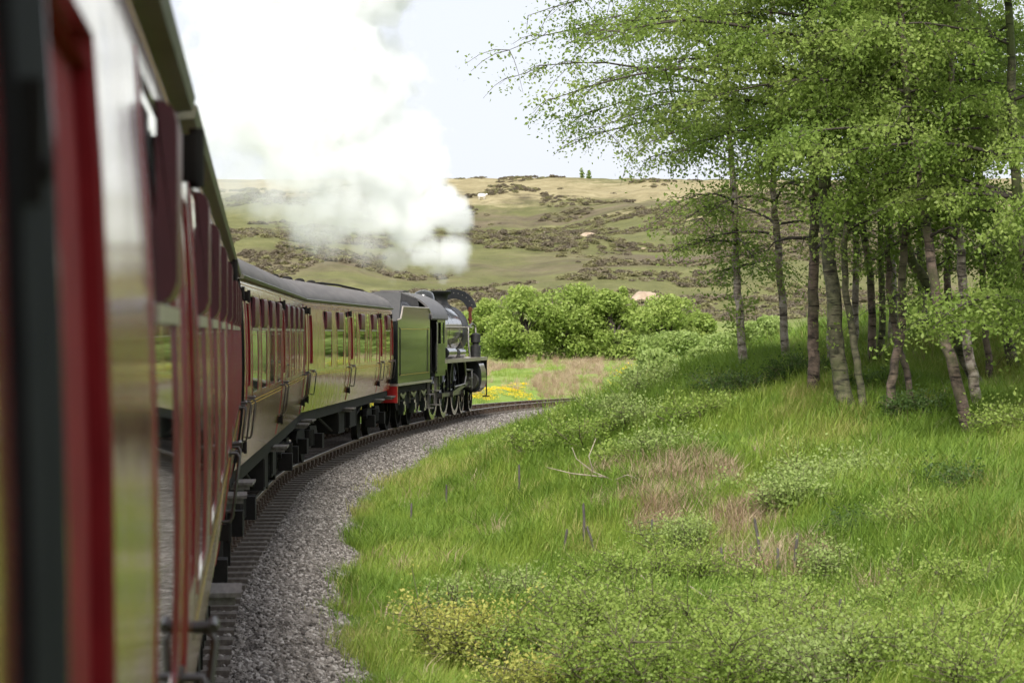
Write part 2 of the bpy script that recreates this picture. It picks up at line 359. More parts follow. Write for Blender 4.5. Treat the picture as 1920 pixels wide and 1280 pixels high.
def ground_mat():
    m, nt, b = nodes_of('moor_and_grass_ground'); b.inputs['Roughness'].default_value = .95; b.inputs['Specular IOR Level'].default_value = .1
    tc = nt.nodes.new('ShaderNodeTexCoord'); P = tc.outputs['Object']
    sx = nt.nodes.new('ShaderNodeSeparateXYZ'); nt.links.new(P, sx.inputs[0])
    def mix(f, a, c, bl='MIX'):
        n = nt.nodes.new('ShaderNodeMixRGB'); n.blend_type = bl
        for s_, v in ((n.inputs[0], f), (n.inputs[1], a), (n.inputs[2], c)):
            if isinstance(v, tuple): s_.default_value = (*v, 1)
            elif isinstance(v, (int, float)): s_.default_value = v
            else: nt.links.new(v, s_)
        return n.outputs[0]
    def mr(v, a, c):
        n = nt.nodes.new('ShaderNodeMapRange'); n.interpolation_type = 'SMOOTHSTEP'; nt.links.new(v, n.inputs[0])
        n.inputs[1].default_value = a; n.inputs[2].default_value = c; return n.outputs[0]
    def mth(op, a, c):
        n = nt.nodes.new('ShaderNodeMath'); n.operation = op
        for s_, v in ((n.inputs[0], a), (n.inputs[1], c)):
            if isinstance(v, (int, float)): s_.default_value = v
            else: nt.links.new(v, s_)
        return n.outputs[0]
    near = ramp(nt, noise(nt, 1.1, 6, .7, vec=P), [(.3, (.055, .075, .02)), (.5, (.09, .14, .028)), (.7, (.13, .19, .04))])
    near = mix(mr(noise(nt, .45, 3, vec=P), .62, .75), near, (.20, .15, .08))
    # moor: heather, bilberry green, straw grass in bands along the hillside
    warp = noise(nt, .018, 5, .65, vec=P, stretch=(.55, 1, 1))
    fine = noise(nt, .22, 6, .75, vec=P)
    heath = ramp(nt, fine, [(.32, (.095, .075, .05)), (.5, (.145, .118, .075)), (.7, (.20, .165, .10))])
    green = ramp(nt, fine, [(.3, (.10, .105, .042)), (.55, (.155, .155, .062)), (.75, (.225, .215, .095))])
    straw = ramp(nt, fine, [(.3, (.20, .165, .085)), (.55, (.33, .28, .155)), (.75, (.43, .37, .23))])
    hgt = mr(sx.outputs[2], 1, 33)
    f1 = mr(mth('ADD', warp, mth('MULTIPLY', noise(nt, .09, 5, .7, vec=P, stretch=(.5, 1, 1)), .45)), .58, .74)
    moor = mix(f1, heath, green)
    f2 = mr(mth('ADD', mth('ADD', noise(nt, .03, 6, .7, vec=P, stretch=(.4, 1.3, 1)), mth('MULTIPLY', hgt, .42)), mth('MULTIPLY', fine, .22)), .89, 1.03)
    moor = mix(f2, moor, straw)
    # rough meadow between
    mead = ramp(nt, noise(nt, .35, 6, .7, vec=P), [(.3, (.12, .19, .035)), (.5, (.20, .28, .06)), (.7, (.30, .33, .11))])
    a = mix(mr(sx.outputs[1], 84, 96), near, mead)
    a = mix(mr(mth('ADD', sx.outputs[1], mth('MULTIPLY', warp, 30)), 180, 215), a, moor)
    nt.links.new(a, b.inputs['Base Color'])
    bump(nt, b, noise(nt, .9, 6, .7, vec=P), .8, .5)
    return m
M['ground'] = ground_mat()
g = obj('ground', np_mesh('ground', np.stack([fx, fy, GZ], 1), gf, M['ground'], smooth=True)); tag(g, 'grassy railway bank rising to a brown and green moorland hillside', kind='structure')

# ------------------------------------------------------------------ scatter with geometry nodes (for uncountable stuff only)
def scatter(name, pts, rots, scl, idx, temps, label, cat):
    c = bpy.data.collections.new(name + '_templates')
    for i, me in enumerate(temps):
        t = bpy.data.objects.new('%s_template_%02d' % (name, i), me); c.objects.link(t)
    m = bpy.data.meshes.new(name); m.vertices.add(len(pts)); m.vertices.foreach_set('co', np.asarray(pts, np.float32).ravel())
    a = m.attributes.new('rot', 'FLOAT_VECTOR', 'POINT'); a.data.foreach_set('vector', np.asarray(rots, np.float32).ravel())
    scl = np.asarray(scl, np.float32)
    if scl.ndim == 1: scl = np.repeat(scl[:, None], 3, 1)
    a = m.attributes.new('scl', 'FLOAT_VECTOR', 'POINT'); a.data.foreach_set('vector', scl.ravel())
    a = m.attributes.new('idx', 'INT', 'POINT'); a.data.foreach_set('value', np.asarray(idx, np.int32))
    o = obj(name, m); tag(o, label, cat, kind='stuff')
    ng = bpy.data.node_groups.new(name, 'GeometryNodeTree')
    ng.interface.new_socket('Geometry', in_out='INPUT', socket_type='NodeSocketGeometry')
    ng.interface.new_socket('Geometry', in_out='OUTPUT', socket_type='NodeSocketGeometry')
    gi = ng.nodes.new('NodeGroupInput'); go = ng.nodes.new('NodeGroupOutput')
    ci = ng.nodes.new('GeometryNodeCollectionInfo'); ci.inputs[0].default_value = c
    ci.inputs['Separate Children'].default_value = True; ci.inputs['Reset Children'].default_value = True
    ip = ng.nodes.new('GeometryNodeInstanceOnPoints'); ip.inputs['Pick Instance'].default_value = True
    def na(n, t):
        q = ng.nodes.new('GeometryNodeInputNamedAttribute'); q.data_type = t; q.inputs[0].default_value = n; return q.outputs[0]
    ng.links.new(gi.outputs[0], ip.inputs['Points']); ng.links.new(ci.outputs[0], ip.inputs['Instance'])
    ng.links.new(na('idx', 'INT'), ip.inputs['Instance Index']); ng.links.new(na('rot', 'FLOAT_VECTOR'), ip.inputs['Rotation'])
    ng.links.new(na('scl', 'FLOAT_VECTOR'), ip.inputs['Scale']); ng.links.new(ip.outputs[0], go.inputs[0])
    md = o.modifiers.new('scatter', 'NODES'); md.node_group = ng
    return o

# ------------------------------------------------------------------ railway track
s0, s1 = s_of_y(8), s_of_y(121)
rt = empty('railway_track', (0, 0, 0)); tag(rt, 'curving railway line with rusty rails on timber sleepers', kind='structure')
def sweep(prof, off, s0, s1, step=.8):
    ss_ = np.arange(s0, s1, step); n = len(prof); vs = []
    for s in ss_:
        x, y, h = track(s, off)
        for (a, z) in prof: vs.append((x + a*math.cos(h), y - a*math.sin(h), z))
    mb = MB(); mb.add(vs, [(i*n+j, i*n+(j+1) % n, (i+1)*n+(j+1) % n, (i+1)*n+j) for i in range(len(ss_)-1) for j in range(n)]); return mb
bull = [(-.035,-.145),(.035,-.145),(.035,-.11),(.011,-.10),(.011,-.05),(.035,-.04),(.035,-.006),(-.035,-.006),(-.035,-.04),(-.011,-.05),(-.011,-.10),(-.035,-.11)]
for off in (-.753, .753):
    r_ = obj('rail', sweep(bull, off, s0, s1).mesh('rail', M['rail']), rt)
    obj('running_surface', sweep([(-.03,-.0065),(.03,-.0065),(.026,0),(-.026,0)], off, s0, s1).mesh('running_surface', M['railtop']), r_)
sl = MB().box(-1.3, 1.3, -.125, .125, -.30, -.175).mesh('sleeper', M['sleeper'])
ch = MB().box(-.17, .17, -.10, .10, -.173, -.145).box(-.10, -.04, -.07, .07, -.147, -.06).box(.04, .10, -.07, .07, -.147, -.05).tube([(-.14,0,-.147),(-.14,0,-.115)], .022, 6).tube([(.14,0,-.147),(.14,0,-.115)], .022, 6).mesh('rail_chair', M['chair'])
s = s0 + .3
while s < s1 - .4:
    x, y, h = track(s); o = obj('sleeper', sl, rt, (x, y, 0), (0, 0, -h + random.uniform(-.008, .008)))
    for off in (-.753, .753): obj('rail_chair', ch, o, (off, 0, 0))
    s += .72
# ballast bed
bs = np.arange(s_of_y(6), s_of_y(124), .25); offs = np.array([-3.0,-2.3,-1.7,-1.3,-.7,-.3,.3,.7,1.3,1.6,1.9,2.2,2.55,2.95])
bz = np.array([-.62,-.42,-.25,-.235,-.25,-.26,-.26,-.25,-.235,-.245,-.30,-.40,-.50,-.66])
bv = []
for s in bs:
    x, y, h = track(s); wob = (vnoise(np.array([s*.5]), np.array([3.3]), 1)[0]-.5)*.5
    for a, z in zip(offs, bz):
        a2 = a + wob*max(0, (a-1.3)/1.5); bv.append((x + a2*math.cos(h), y - a2*math.sin(h), z + random.uniform(-.015, .015)))
n = len(offs); jj = np.arange(len(bs)*n).reshape(len(bs), n)
o = obj('ballast_bed', np_mesh('ballast_bed', bv, np.stack([jj[:-1, :-1], jj[:-1, 1:], jj[1:, 1:], jj[1:, :-1]], -1).reshape(-1, 4), M['ballast'], smooth=True))
tag(o, 'grey stone ballast bed under the curving railway track', kind='structure')
# loose stones
import bmesh
stones = []
for i in range(5):
    b_ = bmesh.new(); bmesh.ops.create_icosphere(b_, subdivisions=1, radius=.5)
    r_ = random.Random(i)
    for v in b_.verts: v.co = v.co * r_.uniform(.7, 1.15); v.co.z *= .72; v.co.x *= 1.15
    me = bpy.data.meshes.new('stone_%d' % i); b_.to_mesh(me); b_.free(); me.materials.append(M['stone']); stones.append(me)
def stone_band(o0, o1, y0, y1, dens):
    sa, sb = s_of_y(y0), s_of_y(y1); N = int((sb-sa)*(o1-o0)*dens)
    s = rng.uniform(sa, sb, N); a = rng.uniform(o0, o1, N); h = np.interp(s, S, TH)
    wob = (vnoise(s*.5, np.full(N, 3.3), 1)-.5)*.5
    z = np.interp(a, offs, bz); a = a + wob*np.maximum(0, (a-1.3)/1.5)
    x = np.interp(s, S, TX) + a*np.cos(h); y = np.interp(s, S, TY) - a*np.sin(h)
    return np.stack([x, y, z + rng.uniform(-.01, .02, N)], 1)
pts = np.concatenate([stone_band(1.3, 3.05, 14, 46, 900), stone_band(1.3, 3.05, 46, 110, 480), stone_band(-.7, 1.3, 17, 110, 170), stone_band(-2.6, -.7, 60, 110, 150)])
N = len(pts)
scatter('ballast_stones', pts, rng.uniform(-3.14, 3.14, (N, 3))*np.array([.25, .25, 1]), rng.uniform(.026, .06, N)*rng.choice([.8, 1, 1.3], N), rng.integers(0, 5, N), stones, 'loose grey ballast stones along the track shoulder', 'ballast')

# ------------------------------------------------------------------ coaches
PROF = [(1.17,1.235),(1.3,1.262),(1.5,1.298),(1.75,1.33),(2.0,1.348),(2.3,1.355),(2.6,1.352),(2.9,1.342),(3.2,1.322),(3.37,1.295)]
pz = [p[0] for p in PROF]; pw = [p[1] for p in PROF]
def W(z): return float(np.interp(z, pz, pw))
def grid_patch(mb, xs, zs, holes, off, sgn=-1):
    xs = sorted(set(xs)); zs = sorted(set(zs)); idx = {}
    def V(x, z):
        kk = (round(x, 4), round(z, 4))
        if kk not in idx: idx[kk] = len(mb.v); mb.v.append((x, sgn*(W(z)+off), z))
        return idx[kk]
    for i in range(len(xs)-1):
        for j in range(len(zs)-1):
            cx, cz = (xs[i]+xs[i+1])/2, (zs[j]+zs[j+1])/2
            if any(h[0] < cx < h[1] and h[2] < cz < h[3] for h in holes): continue
            mb.f.append((V(xs[i], zs[j]), V(xs[i+1], zs[j]), V(xs[i+1], zs[j+1]), V(xs[i], zs[j+1])))
def zlist(z0, z1, step=.12):
    n = max(1, int(math.ceil((z1-z0)/step))); return [z0+(z1-z0)*i/n for i in range(n+1)]
def rim(mb, x0, x1, z0, z1, o0, o1):
    """reveal round a rectangle from offset o0 to o1"""
    zs = zlist(z0, z1)
    for a, c in zip(zs[:-1], zs[1:]):
        for x in (x0, x1):
            mb.add([(x,-(W(a)+o0),a),(x,-(W(a)+o1),a),(x,-(W(c)+o1),c),(x,-(W(c)+o0),c)], [(0,1,2,3)])
    for z in (z0, z1): mb.add([(x0,-(W(z)+o0),z),(x1,-(W(z)+o0),z),(x1,-(W(z)+o1),z),(x0,-(W(z)+o1),z)], [(0,1,2,3)])
WZ0, WZ1, VZ0 = 2.02, 3.19, 2.80
cache = {}
def window_meshes(w, hood_w):
    kk = (w, hood_w)
    if kk in cache: return cache[kk]
    a = w/2; mb = MB(); fw = .035
    grid_patch(mb, [-a-fw, -a, a, a+fw], sorted(zlist(WZ0, WZ1) + [WZ0-fw, WZ1+fw]), [(-a, a, WZ0, WZ1)], .004)
    rim(mb, -a, a, WZ0, WZ1, .004, -.006); rim(mb, -a-fw, a+fw, WZ0-fw, WZ1+fw, .004, -.004)
    fr = mb.mesh('window_frame', M['maroon'], True, 40)
    mb = MB(); grid_patch(mb, [-a, a], zlist(WZ0, WZ1), [], -.003); pane = mb.mesh('pane', M['glass'], True)
    mb = MB(); mb.box(-a+.001, a-.001, -(W(2.78)+.012), -(W(2.78)-.03), 2.765, 2.798); bar = mb.mesh('transom', M['alloy'])
    hood = None
    if hood_w:
        y0, y1 = -(W(3)-.0), -(W(3)+.040); z0, z1 = VZ0, WZ1-.01; c = .022
        poly = [(y0,z0),(y1+c*1.5,z0),(y1+c*.5,z0+c*.7),(y1,z0+c*2),(y1,z1-c*2),(y1+c*.3,z1-c*.8),(y1+c,z1-c*.2),(y1+c*2,z1),(y0,z1)]
        hood = MB().prism(poly, -hood_w/2, hood_w/2).mesh('ventilator_hood', M['hood'], True, 35)
    cache[kk] = (fr, pane, bar, hood); return cache[kk]
DW, DZ0, DZ1, LZ0, LZ1 = .70, 1.2, 3.27, 2.12, 3.08
def door_meshes(DW=DW, l=.255):
    if ('door', DW) in cache: return cache[('door', DW)]
    a = DW/2; mb = MB()
    grid_patch(mb, [-a, -l, l, a], sorted(zlist(DZ0, DZ1) + [LZ0, LZ1]), [(-l, l, LZ0, LZ1)], .010)
    rim(mb, -a, a, DZ0, DZ1, .010, -.02); rim(mb, -l, l, LZ0, LZ1, .010, -.02)
    d = mb.mesh('door', M['maroon'], True, 40)
    mb = MB(); grid_patch(mb, [-l, l], zlist(LZ0, LZ1), [], -.014); rim(mb, -l+.04, l-.04, LZ0+.05, LZ1-.04, -.014, .004); dl = mb.mesh('droplight', M['red'], True, 40)
    hg = {}
    for z in (1.42, 3.16):
        y = -(W(z)); hg[z] = MB().box(-.03, .03, y-.055, y+.01, z-.055, z+.055).tube([(0, y-.055, z-.07), (0, y-.055, z+.07)], .018, 8).mesh('hinge', M['black'])
    zh = 1.98; y = -W(zh)
    hd = MB().tube([(0, y, zh), (0, y-.06, zh)], .016, 8).tube([(-.045, y-.062, zh), (.045, y-.062, zh+.01)], .014, 8).mesh('door_handle', M['handle'], True, 50)
    gz0, gz1 = 1.50, 1.95
    gb = MB().tube([(0, -W(gz0)+.005, gz0), (0, -W(gz0)-.05, gz0), (0, -W(gz0)-.065, gz0+.03), (0, -W(gz1)-.065, gz1-.03), (0, -W(gz1)-.05, gz1), (0, -W(gz1)+.005, gz1)], .011, 8).lathe([(-.006, .028), (.006, .028)], (0, -W(gz1)-.004, gz1), 'y', 10).mesh('grab_handle', M['handle'], True, 50)
    cache[('door', DW)] = (d, dl, hg, hd, gb); return cache[('door', DW)]
fb_mesh = MB().box(-.34, .34, -1.42, -1.20, .985, 1.015).box(-.30, -.26, -1.38, -1.15, .93, .985).box(.26, .30, -1.38, -1.15, .93, .985).mesh('footboard', M['board'])
rv_mesh = MB().lathe([(0, .10), (.04, .11), (.06, .07), (.10, .07), (.12, .13), (.17, .135), (.22, .10), (.24, .03)], (0, 0, 0), 'z', 12).mesh('roof_ventilator', M['black'], True, 40)

def wheel_mesh(r, w, spokes, mat, hubr=.16):
    mb = MB()
    mb.lathe([(-w/2, r*.86), (-w/2, r), (w/2, r), (w/2+.001, r+.028), (w/2+.03, r+.028), (w/2+.03, r*.86)], (0, 0, 0), 'y', 32)
    if spokes:
        mb2 = MB(); n = 32
        ring = []
        for t, q in ((-w/2, r*.84), (-w/2, r), (w/2, r), (w/2, r+.028), (w/2+.03, r+.028), (w/2+.03, r*.84)):
            for j in range(n): ring.append((q*math.cos(2*math.pi*j/n), t, q*math.sin(2*math.pi*j/n)))
        k_ = 6; fs = [(i*n+j, i*n+(j+1) % n, ((i+1) % k_)*n+(j+1) % n, ((i+1) % k_)*n+j) for i in range(k_) for j in range(n)]
        mb2.add(ring, fs); mb2.lathe([(-w*.6, hubr), (w*.6, hubr)], (0, 0, 0), 'y', 16)
        for i in range(spokes):
            q = 2*math.pi*i/spokes
            mb2.tube([(hubr*.8*math.cos(q), 0, hubr*.8*math.sin(q)), (r*.87*math.cos(q), 0, r*.87*math.sin(q))], [.034, .024], 6, False)
        return mb2.mesh('wheel', mat, True, 40)
    mb.lathe([(-w*.35, r*.88), (w*.35, r*.88)], (0, 0, 0), 'y', 24)
    return mb.mesh('wheel', mat, True, 40)
cw = wheel_mesh(.457, .12, 0, M['black'])
def bogie(parent, x):
    bo = MB()
    for s_ in (-1, 1):
        bo.prism([(-1.75, .62), (-1.55, .78), (-.5, .80), (-.3, .62), (.3, .62), (.5, .80), (1.55, .78), (1.75, .62), (1.7, .56), (1.35, .52), (.5, .46), (-.5, .46), (-1.35, .52), (-1.7, .56)], s_*1.02-.05, s_*1.02+.05, 'y')
        for wx in (-1.3, 1.3): bo.box(wx-.16, wx+.16, s_*1.13-.12, s_*1.13+.12, .32, .62)
        for wx in (-.25, -.0, .25): bo.lathe([(0, .09), (.32, .09)], (wx, s_*1.1, .42), 'z', 10)
    bo.box(-.25, .25, -1.1, 1.1, .55, .72)
    b_ = obj('bogie', bo.mesh('bogie', M['black']), parent, (x, 0, 0))
    for wx in (-1.3, 1.3):
        for s_ in (-1, 1): obj('wheel', cw, b_, (wx, s_*.76, .457), (0, 0, 0 if s_ < 0 else math.pi))
    return b_

def coach(label, base, hd, L, windows, doors, hood_w, ext=None):
    """local x from the near end towards the engine, right side is -y"""
    root = empty('railway_coach', (base[0], base[1], 0), math.pi/2 - hd)
    tag(root, label, 'railway coach', 'maroon coaches of the train')
    doors = [q if isinstance(q, tuple) else (q, DW) for q in doors]
    holes = [(x-w/2, x+w/2, WZ0, WZ1) for x, w, hh in windows] + [(x-dw_/2, x+dw_/2, DZ0, DZ1) for x, dw_ in doors]
    mb = MB(); xs = [0, L] + [v for h in holes for v in h[:2]] + list(np.arange(1, L, 1.0))
    zs = sorted(set(pz + [WZ0, WZ1, DZ0, DZ1] + zlist(WZ0, WZ1)))
    grid_patch(mb, xs, zs, holes, 0)
    obj('body_side', mb.mesh('body_side', M['maroon'], True), root)
    mb = MB(); grid_patch(mb, [0, L], pz, [], 0, 1); obj('far_side', mb.mesh('far_side', M['maroon'], True), root)
    rp = [(1.295*math.cos(q), 3.375 + .525*math.sin(q)**1.0) for q in np.linspace(0, math.pi, 25)]
    endp = [(-w, z) for z, w in PROF] + [(-y, z) for y, z in rp[1:-1]] + [(w, z) for z, w in PROF[::-1]]
    for x in (0.0, L): obj('end_wall', MB().prism(endp, x + (.004 if x == 0 else -.034), x + (.034 if x == 0 else -.004)).mesh('end_wall', M['black']), root)
    rp2 = [(y*1.012, z) for y, z in rp]
    inner = [(y*.97, z-.03) for y, z in rp2]
    obj('roof', MB().prism(rp2 + inner[::-1], -.03, L+.03).mesh('roof', M['roof'], True, 35), root)
    for s_ in (-1, 1): obj('gutter', MB().prism([(s_*1.29, 3.35), (s_*1.345, 3.355), (s_*1.355, 3.39), (s_*1.335, 3.405), (s_*1.30, 3.395)], -.03, L+.03).mesh('gutter', M['gutter'], True, 50), root)
    for z in (1.885, 1.925, 3.295):
        mb = MB(); hs = [h for h in holes if h[2] < z < h[3]]
        xb = [.02, L-.02] + [v for h in hs for v in h[:2]]
        grid_patch(mb, xb, [z-.007, z+.007], hs, .0035); obj('lining', mb.mesh('lining', M['yellow']), root)
    for x, w, hh in windows:
        fr, pane, bar, hood = window_meshes(w, hood_w if hh else 0)
        o = obj('window', fr, root, (x, 0, 0)); obj('pane', pane, o)
        if hh: obj('transom', bar, o); obj('ventilator_hood', hood, o)
    for x, dw_ in doors:
        d, dl, hg, hdl, gb = door_meshes() if dw_ == DW else door_meshes(dw_, dw_/2-.012)
        o = obj('door', d, root, (x, 0, 0)); obj('droplight', dl, o)
        for z in hg:
            if dw_ == DW or z < 2: obj('hinge', hg[z], o, (-dw_/2, 0, 0))
        obj('door_handle', hdl, o, (dw_/2-.09, 0, 0)); obj('grab_handle', gb, o, (dw_/2+.10, 0, 0))
        if dw_ == DW: obj('grab_handle', gb, o, (-DW/2-.12, 0, 0))
        obj('footboard', fb_mesh, root, (x, 0, 0))
    for x in np.linspace(1.6, L-1.6, 8): obj('roof_ventilator', rv_mesh, root, (x, .42, 3.865 - .03))
    mb = MB()
    for s_ in (-1, 1): mb.box(.1, L-.1, s_*1.12-.06, s_*1.12+.06, .95, 1.165)
    mb.box(.1, L-.1, -.4, .4, .9, 1.1); obj('underframe', mb.mesh('underframe', M['black']), root)
    for x0, x1, z0 in ((L*.40, L*.47, .45), (L*.52, L*.60, .5)):
        obj('battery_box', MB().box(x0, x1, -1.15, -.35, z0, .94).box(x0+.05, x0+.10, -1.165, -1.15, z0+.05, .9).box(x1-.10, x1-.05, -1.165, -1.15, z0+.05, .9).mesh('battery_box', M['black']), root)
    obj('truss_rod', MB().tube([(L*.27, -1.0, .9), (L*.4, -1.0, .52), (L*.6, -1.0, .52), (L*.73, -1.0, .9)], .03, 8).mesh('truss_rod', M['black']), root)
    for x in (2.75, L-2.75): bogie(root, x)
    gy_ = [(-.55, 1.15), (-.55, 3.0), (-.3, 3.3), (.3, 3.3), (.55, 3.0), (.55, 1.15)]
    obj('gangway', MB().prism(gy_, L-.002, L+.30).mesh('gangway', M['rubber']), root)
    for x, s2 in ((0, -1), (L, 1)):
        for s_ in (-1, 1): obj('buffer', MB().lathe([(0, .09), (.20*s2, .09), (.205*s2, .21), (.235*s2, .22), (.245*s2, .1)], (x, s_*.88, 1.06), 'x', 14).mesh('buffer', M['black'], True, 40), root)
    return root
# near coach, the one the picture is taken from (x local = distance along it)
X0 = -13.0
c0 = coach('nearest maroon coach running along the left edge beside the camera', on1(X0), HD1, 6.75-X0,
      [(4.72-X0, 1.15, 1), (.6-X0, 1.15, 1), (-2.2-X0, 1.15, 1), (-4.6-X0, 1.15, 1)], [(2.43-X0, .69), 6.2-X0, -6.3-X0], .30)
mb = MB(); grid_patch(mb, [1.75-X0, 2.065-X0], zlist(1.95, 3.25), [], .012); rim(mb, 1.75-X0, 2.065-X0, 1.95, 3.25, .012, -.01)
pc = obj('pillar_cover', mb.mesh('pillar_cover', M['rubber'], True, 40), c0)
obj('bracket', MB().box(1.765-X0, 1.785-X0, -1.370, -1.34, 2.84, 2.93).lathe([(0, .010), (.008, .010)], (1.775-X0, -1.376, 2.865), 'y', 12).mesh('bracket', M['black']), pc)
B1 = 7.05
coach('second maroon coach along the left, with a row of projecting window hoods', on1(B1), HD1, 20.25,
      [(7.75-B1, 1.0, 1), (9.95-B1, 1.2, 1), (12.45-B1, 1.2, 1), (15.2-B1, 1.2, 1), (18.3-B1, 1.2, 1), (20.3-B1, 1.2, 1), (22.3-B1, 1.2, 1), (24.3-B1, 1.2, 1)], [16.75-B1, 26.5-B1], .36)
coach('middle maroon coach with evenly spaced windows, third from the camera', C2n, HD2, 19.35,
      [(2.2, 1.25, 1), (4.25, 1.25, 1), (6.3, 1.25, 1), (8.35, 1.25, 1), (11.1, 1.25, 1), (13.15, 1.25, 1), (15.2, 1.25, 1), (17.25, 1.25, 1)], [.75, 9.72, 18.7], .85)
c3 = coach('farthest maroon coach coupled to the tender of the steam engine', C3n, HD3, 19.3,
      [(4.1, 1.25, 1), (6.4, 1.25, 1), (7.75, .55, 0), (9.6, .55, 0), (11.1, 1.25, 1), (12.6, .55, 0), (14.0, 1.25, 1), (15.0, .5, 0), (16.6, .5, 0), (17.75, 1.15, 1)], [1.1, 8.65, 15.75, 18.85], .85)
obj('roof_pipe', MB().tube([(14.8, .3, 3.97), (15.4, .2, 4.0), (17.0, -.1, 3.98), (18.4, -.5, 3.88), (19.1, -.8, 3.75), (19.25, -.9, 3.6)], .03, 8).mesh('roof_pipe', M['black'], True), c3)

# ------------------------------------------------------------------ steam locomotive and tender
K = 1.03
ten = empty('locomotive_tender', (LOn[0], LOn[1], 0), math.pi/2 - HDL); ten.scale = (K*.88, K, K)
tag(ten, 'black coal tender with a red buffer beam behind the steam locomotive', 'tender')
def P(name, mb, mat, parent, smooth=False, angle=35): return obj(name, mb.mesh(name, mat, smooth, angle), parent)
tp = [(.25, 1.28), (6.75, 1.28), (6.75, 3.22), (6.4, 3.34), (1.15, 3.34), (.75, 3.02), (.25, 2.98)]
for s_ in (-1, 1): P('side_sheet', MB().prism(tp, s_*1.29-.02, s_*1.29+.02, 'y'), M['lblack'], ten)
P('tank', MB().box(.28, 6.7, -1.265, 1.265, 1.3, 2.9).box(.25, .275, -1.265, 1.265, 1.3, 2.96), M['lblack'], ten)
P('beading', MB().tube([(.25, -1.315, 2.99), (.75, -1.315, 3.03), (1.15, -1.315, 3.35), (6.4, -1.315, 3.35), (6.75, -1.315, 3.23)], .022, 8), M['alloy'], ten, True)
P('bulkhead', MB().prism([(1.9, 2.9), (2.3, 3.75), (2.36, 3.75), (2.0, 2.9)], -1.1, 1.1, 'y'), M['soot'], ten)
P('coal_plate', MB().prism([(-1.15, 2.9), (1.15, 2.9), (1.0, 3.62), (.5, 3.8), (-.5, 3.8), (-1.0, 3.62)], 6.3, 6.36), M['soot'], ten)
# coal heap: lumpy surface
cx = np.linspace(2.2, 6.35, 40); cy = np.linspace(-1.22, 1.22, 24); CX, CY = np.meshgrid(cx, cy)
CZz = 3.02 + .62*np.cos(CY/1.22*1.35)*(.8+.2*np.sin(CX*1.3)) + (vnoise(CX*5, CY*5, 2)-.5)*.20 + (vnoise(CX*11, CY*11, 4)-.5)*.14
jj = np.arange(CX.size).reshape(CX.shape)
obj('coal_heap', np_mesh('coal_heap', np.stack([CX.ravel(), CY.ravel(), CZz.ravel()], 1), np.stack([jj[:-1, :-1], jj[:-1, 1:], jj[1:, 1:], jj[1:, :-1]], -1).reshape(-1, 4), M['coal']), ten)
P('running_board', MB().box(.1, 6.9, -1.36, 1.36, 1.22, 1.275), M['alloy'], ten)
P('frame', MB().prism([(.1, 1.2), (6.9, 1.2), (6.9, .95), (6.3, .62), (5.2, .55), (4.7, .8), (4.2, .55), (3.1, .55), (2.6, .8), (2.1, .55), (1.0, .55), (.5, .9), (.1, .95)], -1.16, -1.10, 'y').prism([(.1, 1.2), (6.9, 1.2), (6.9, .95), (.1, .95)], 1.10, 1.16, 'y'), M['black'], ten)
P('buffer_beam', MB().box(-.02, .12, -1.33, 1.33, .78, 1.21), M['beam'], ten)
for s_ in (-1, 1):
    P('buffer', MB().lathe([(0, .13), (-.3, .10), (-.31, .24), (-.35, .24), (-.36, .1)], (-.02, s_*.88, 1.03), 'x', 14), M['black'], ten, True)
    P('handrail', MB().tube([(.32, s_*1.33, 1.5), (.32, s_*1.36, 1.52), (.32, s_*1.36, 2.75), (.32, s_*1.33, 2.78)], .018, 8), M['black'], ten, True)
    P('handrail', MB().tube([(6.6, s_*1.33, 1.5), (6.6, s_*1.36, 1.52), (6.6, s_*1.36, 2.75), (6.6, s_*1.33, 2.78)], .018, 8), M['black'], ten, True)
P('lining', MB().box(.5, 6.6, -1.3135, -1.3105, 1.50, 1.512).box(.5, 6.6, -1.3135, -1.3105, 2.74, 2.752), M['yellow'], ten)
tw = wheel_mesh(.62, .13, 10, M['black'], .12)
for x in (1.55, 3.65, 5.75):
    for s_ in (-1, 1): obj('wheel', tw, ten, (x, s_*.76, .62), (0, 0, 0 if s_ < 0 else math.pi))
    P('axle_box', MB().box(x-.17, x+.17, -1.30, -1.16, .42, .78).box(x-.13, x+.13, -1.325, -1.30, .5, .7), M['lblack'], ten)
    P('leaf_spring', MB().prism([(x-.55, .97), (x, .84), (x+.55, .97), (x+.5, 1.03), (x, .96), (x-.5, 1.03)], -1.27, -1.17, 'y').tube([(x-.52, -1.22, 1.0), (x-.52, -1.22, .70)], .025, 6).tube([(x+.52, -1.22, 1.0), (x+.52, -1.22, .70)], .025, 6), M['metal'], ten)
P('step', MB().box(6.45, 6.85, -1.42, -1.15, .45, .48).box(6.45, 6.85, -1.42, -1.15, .85, .88).box(6.5, 6.53, -1.30, -1.26, .45, 1.25).box(6.77, 6.8, -1.30, -1.26, .45, 1.25), M['board'], ten)

LB = LOn + dirv(HDL)*6.3*K
loc = empty('steam_locomotive', (LB[0], LB[1], 0), math.pi/2 - HDL - R(1.0)); loc.scale = (K, K, K)
tag(loc, 'black steam locomotive with domed boiler and arched headboard hauling the train', 'locomotive')
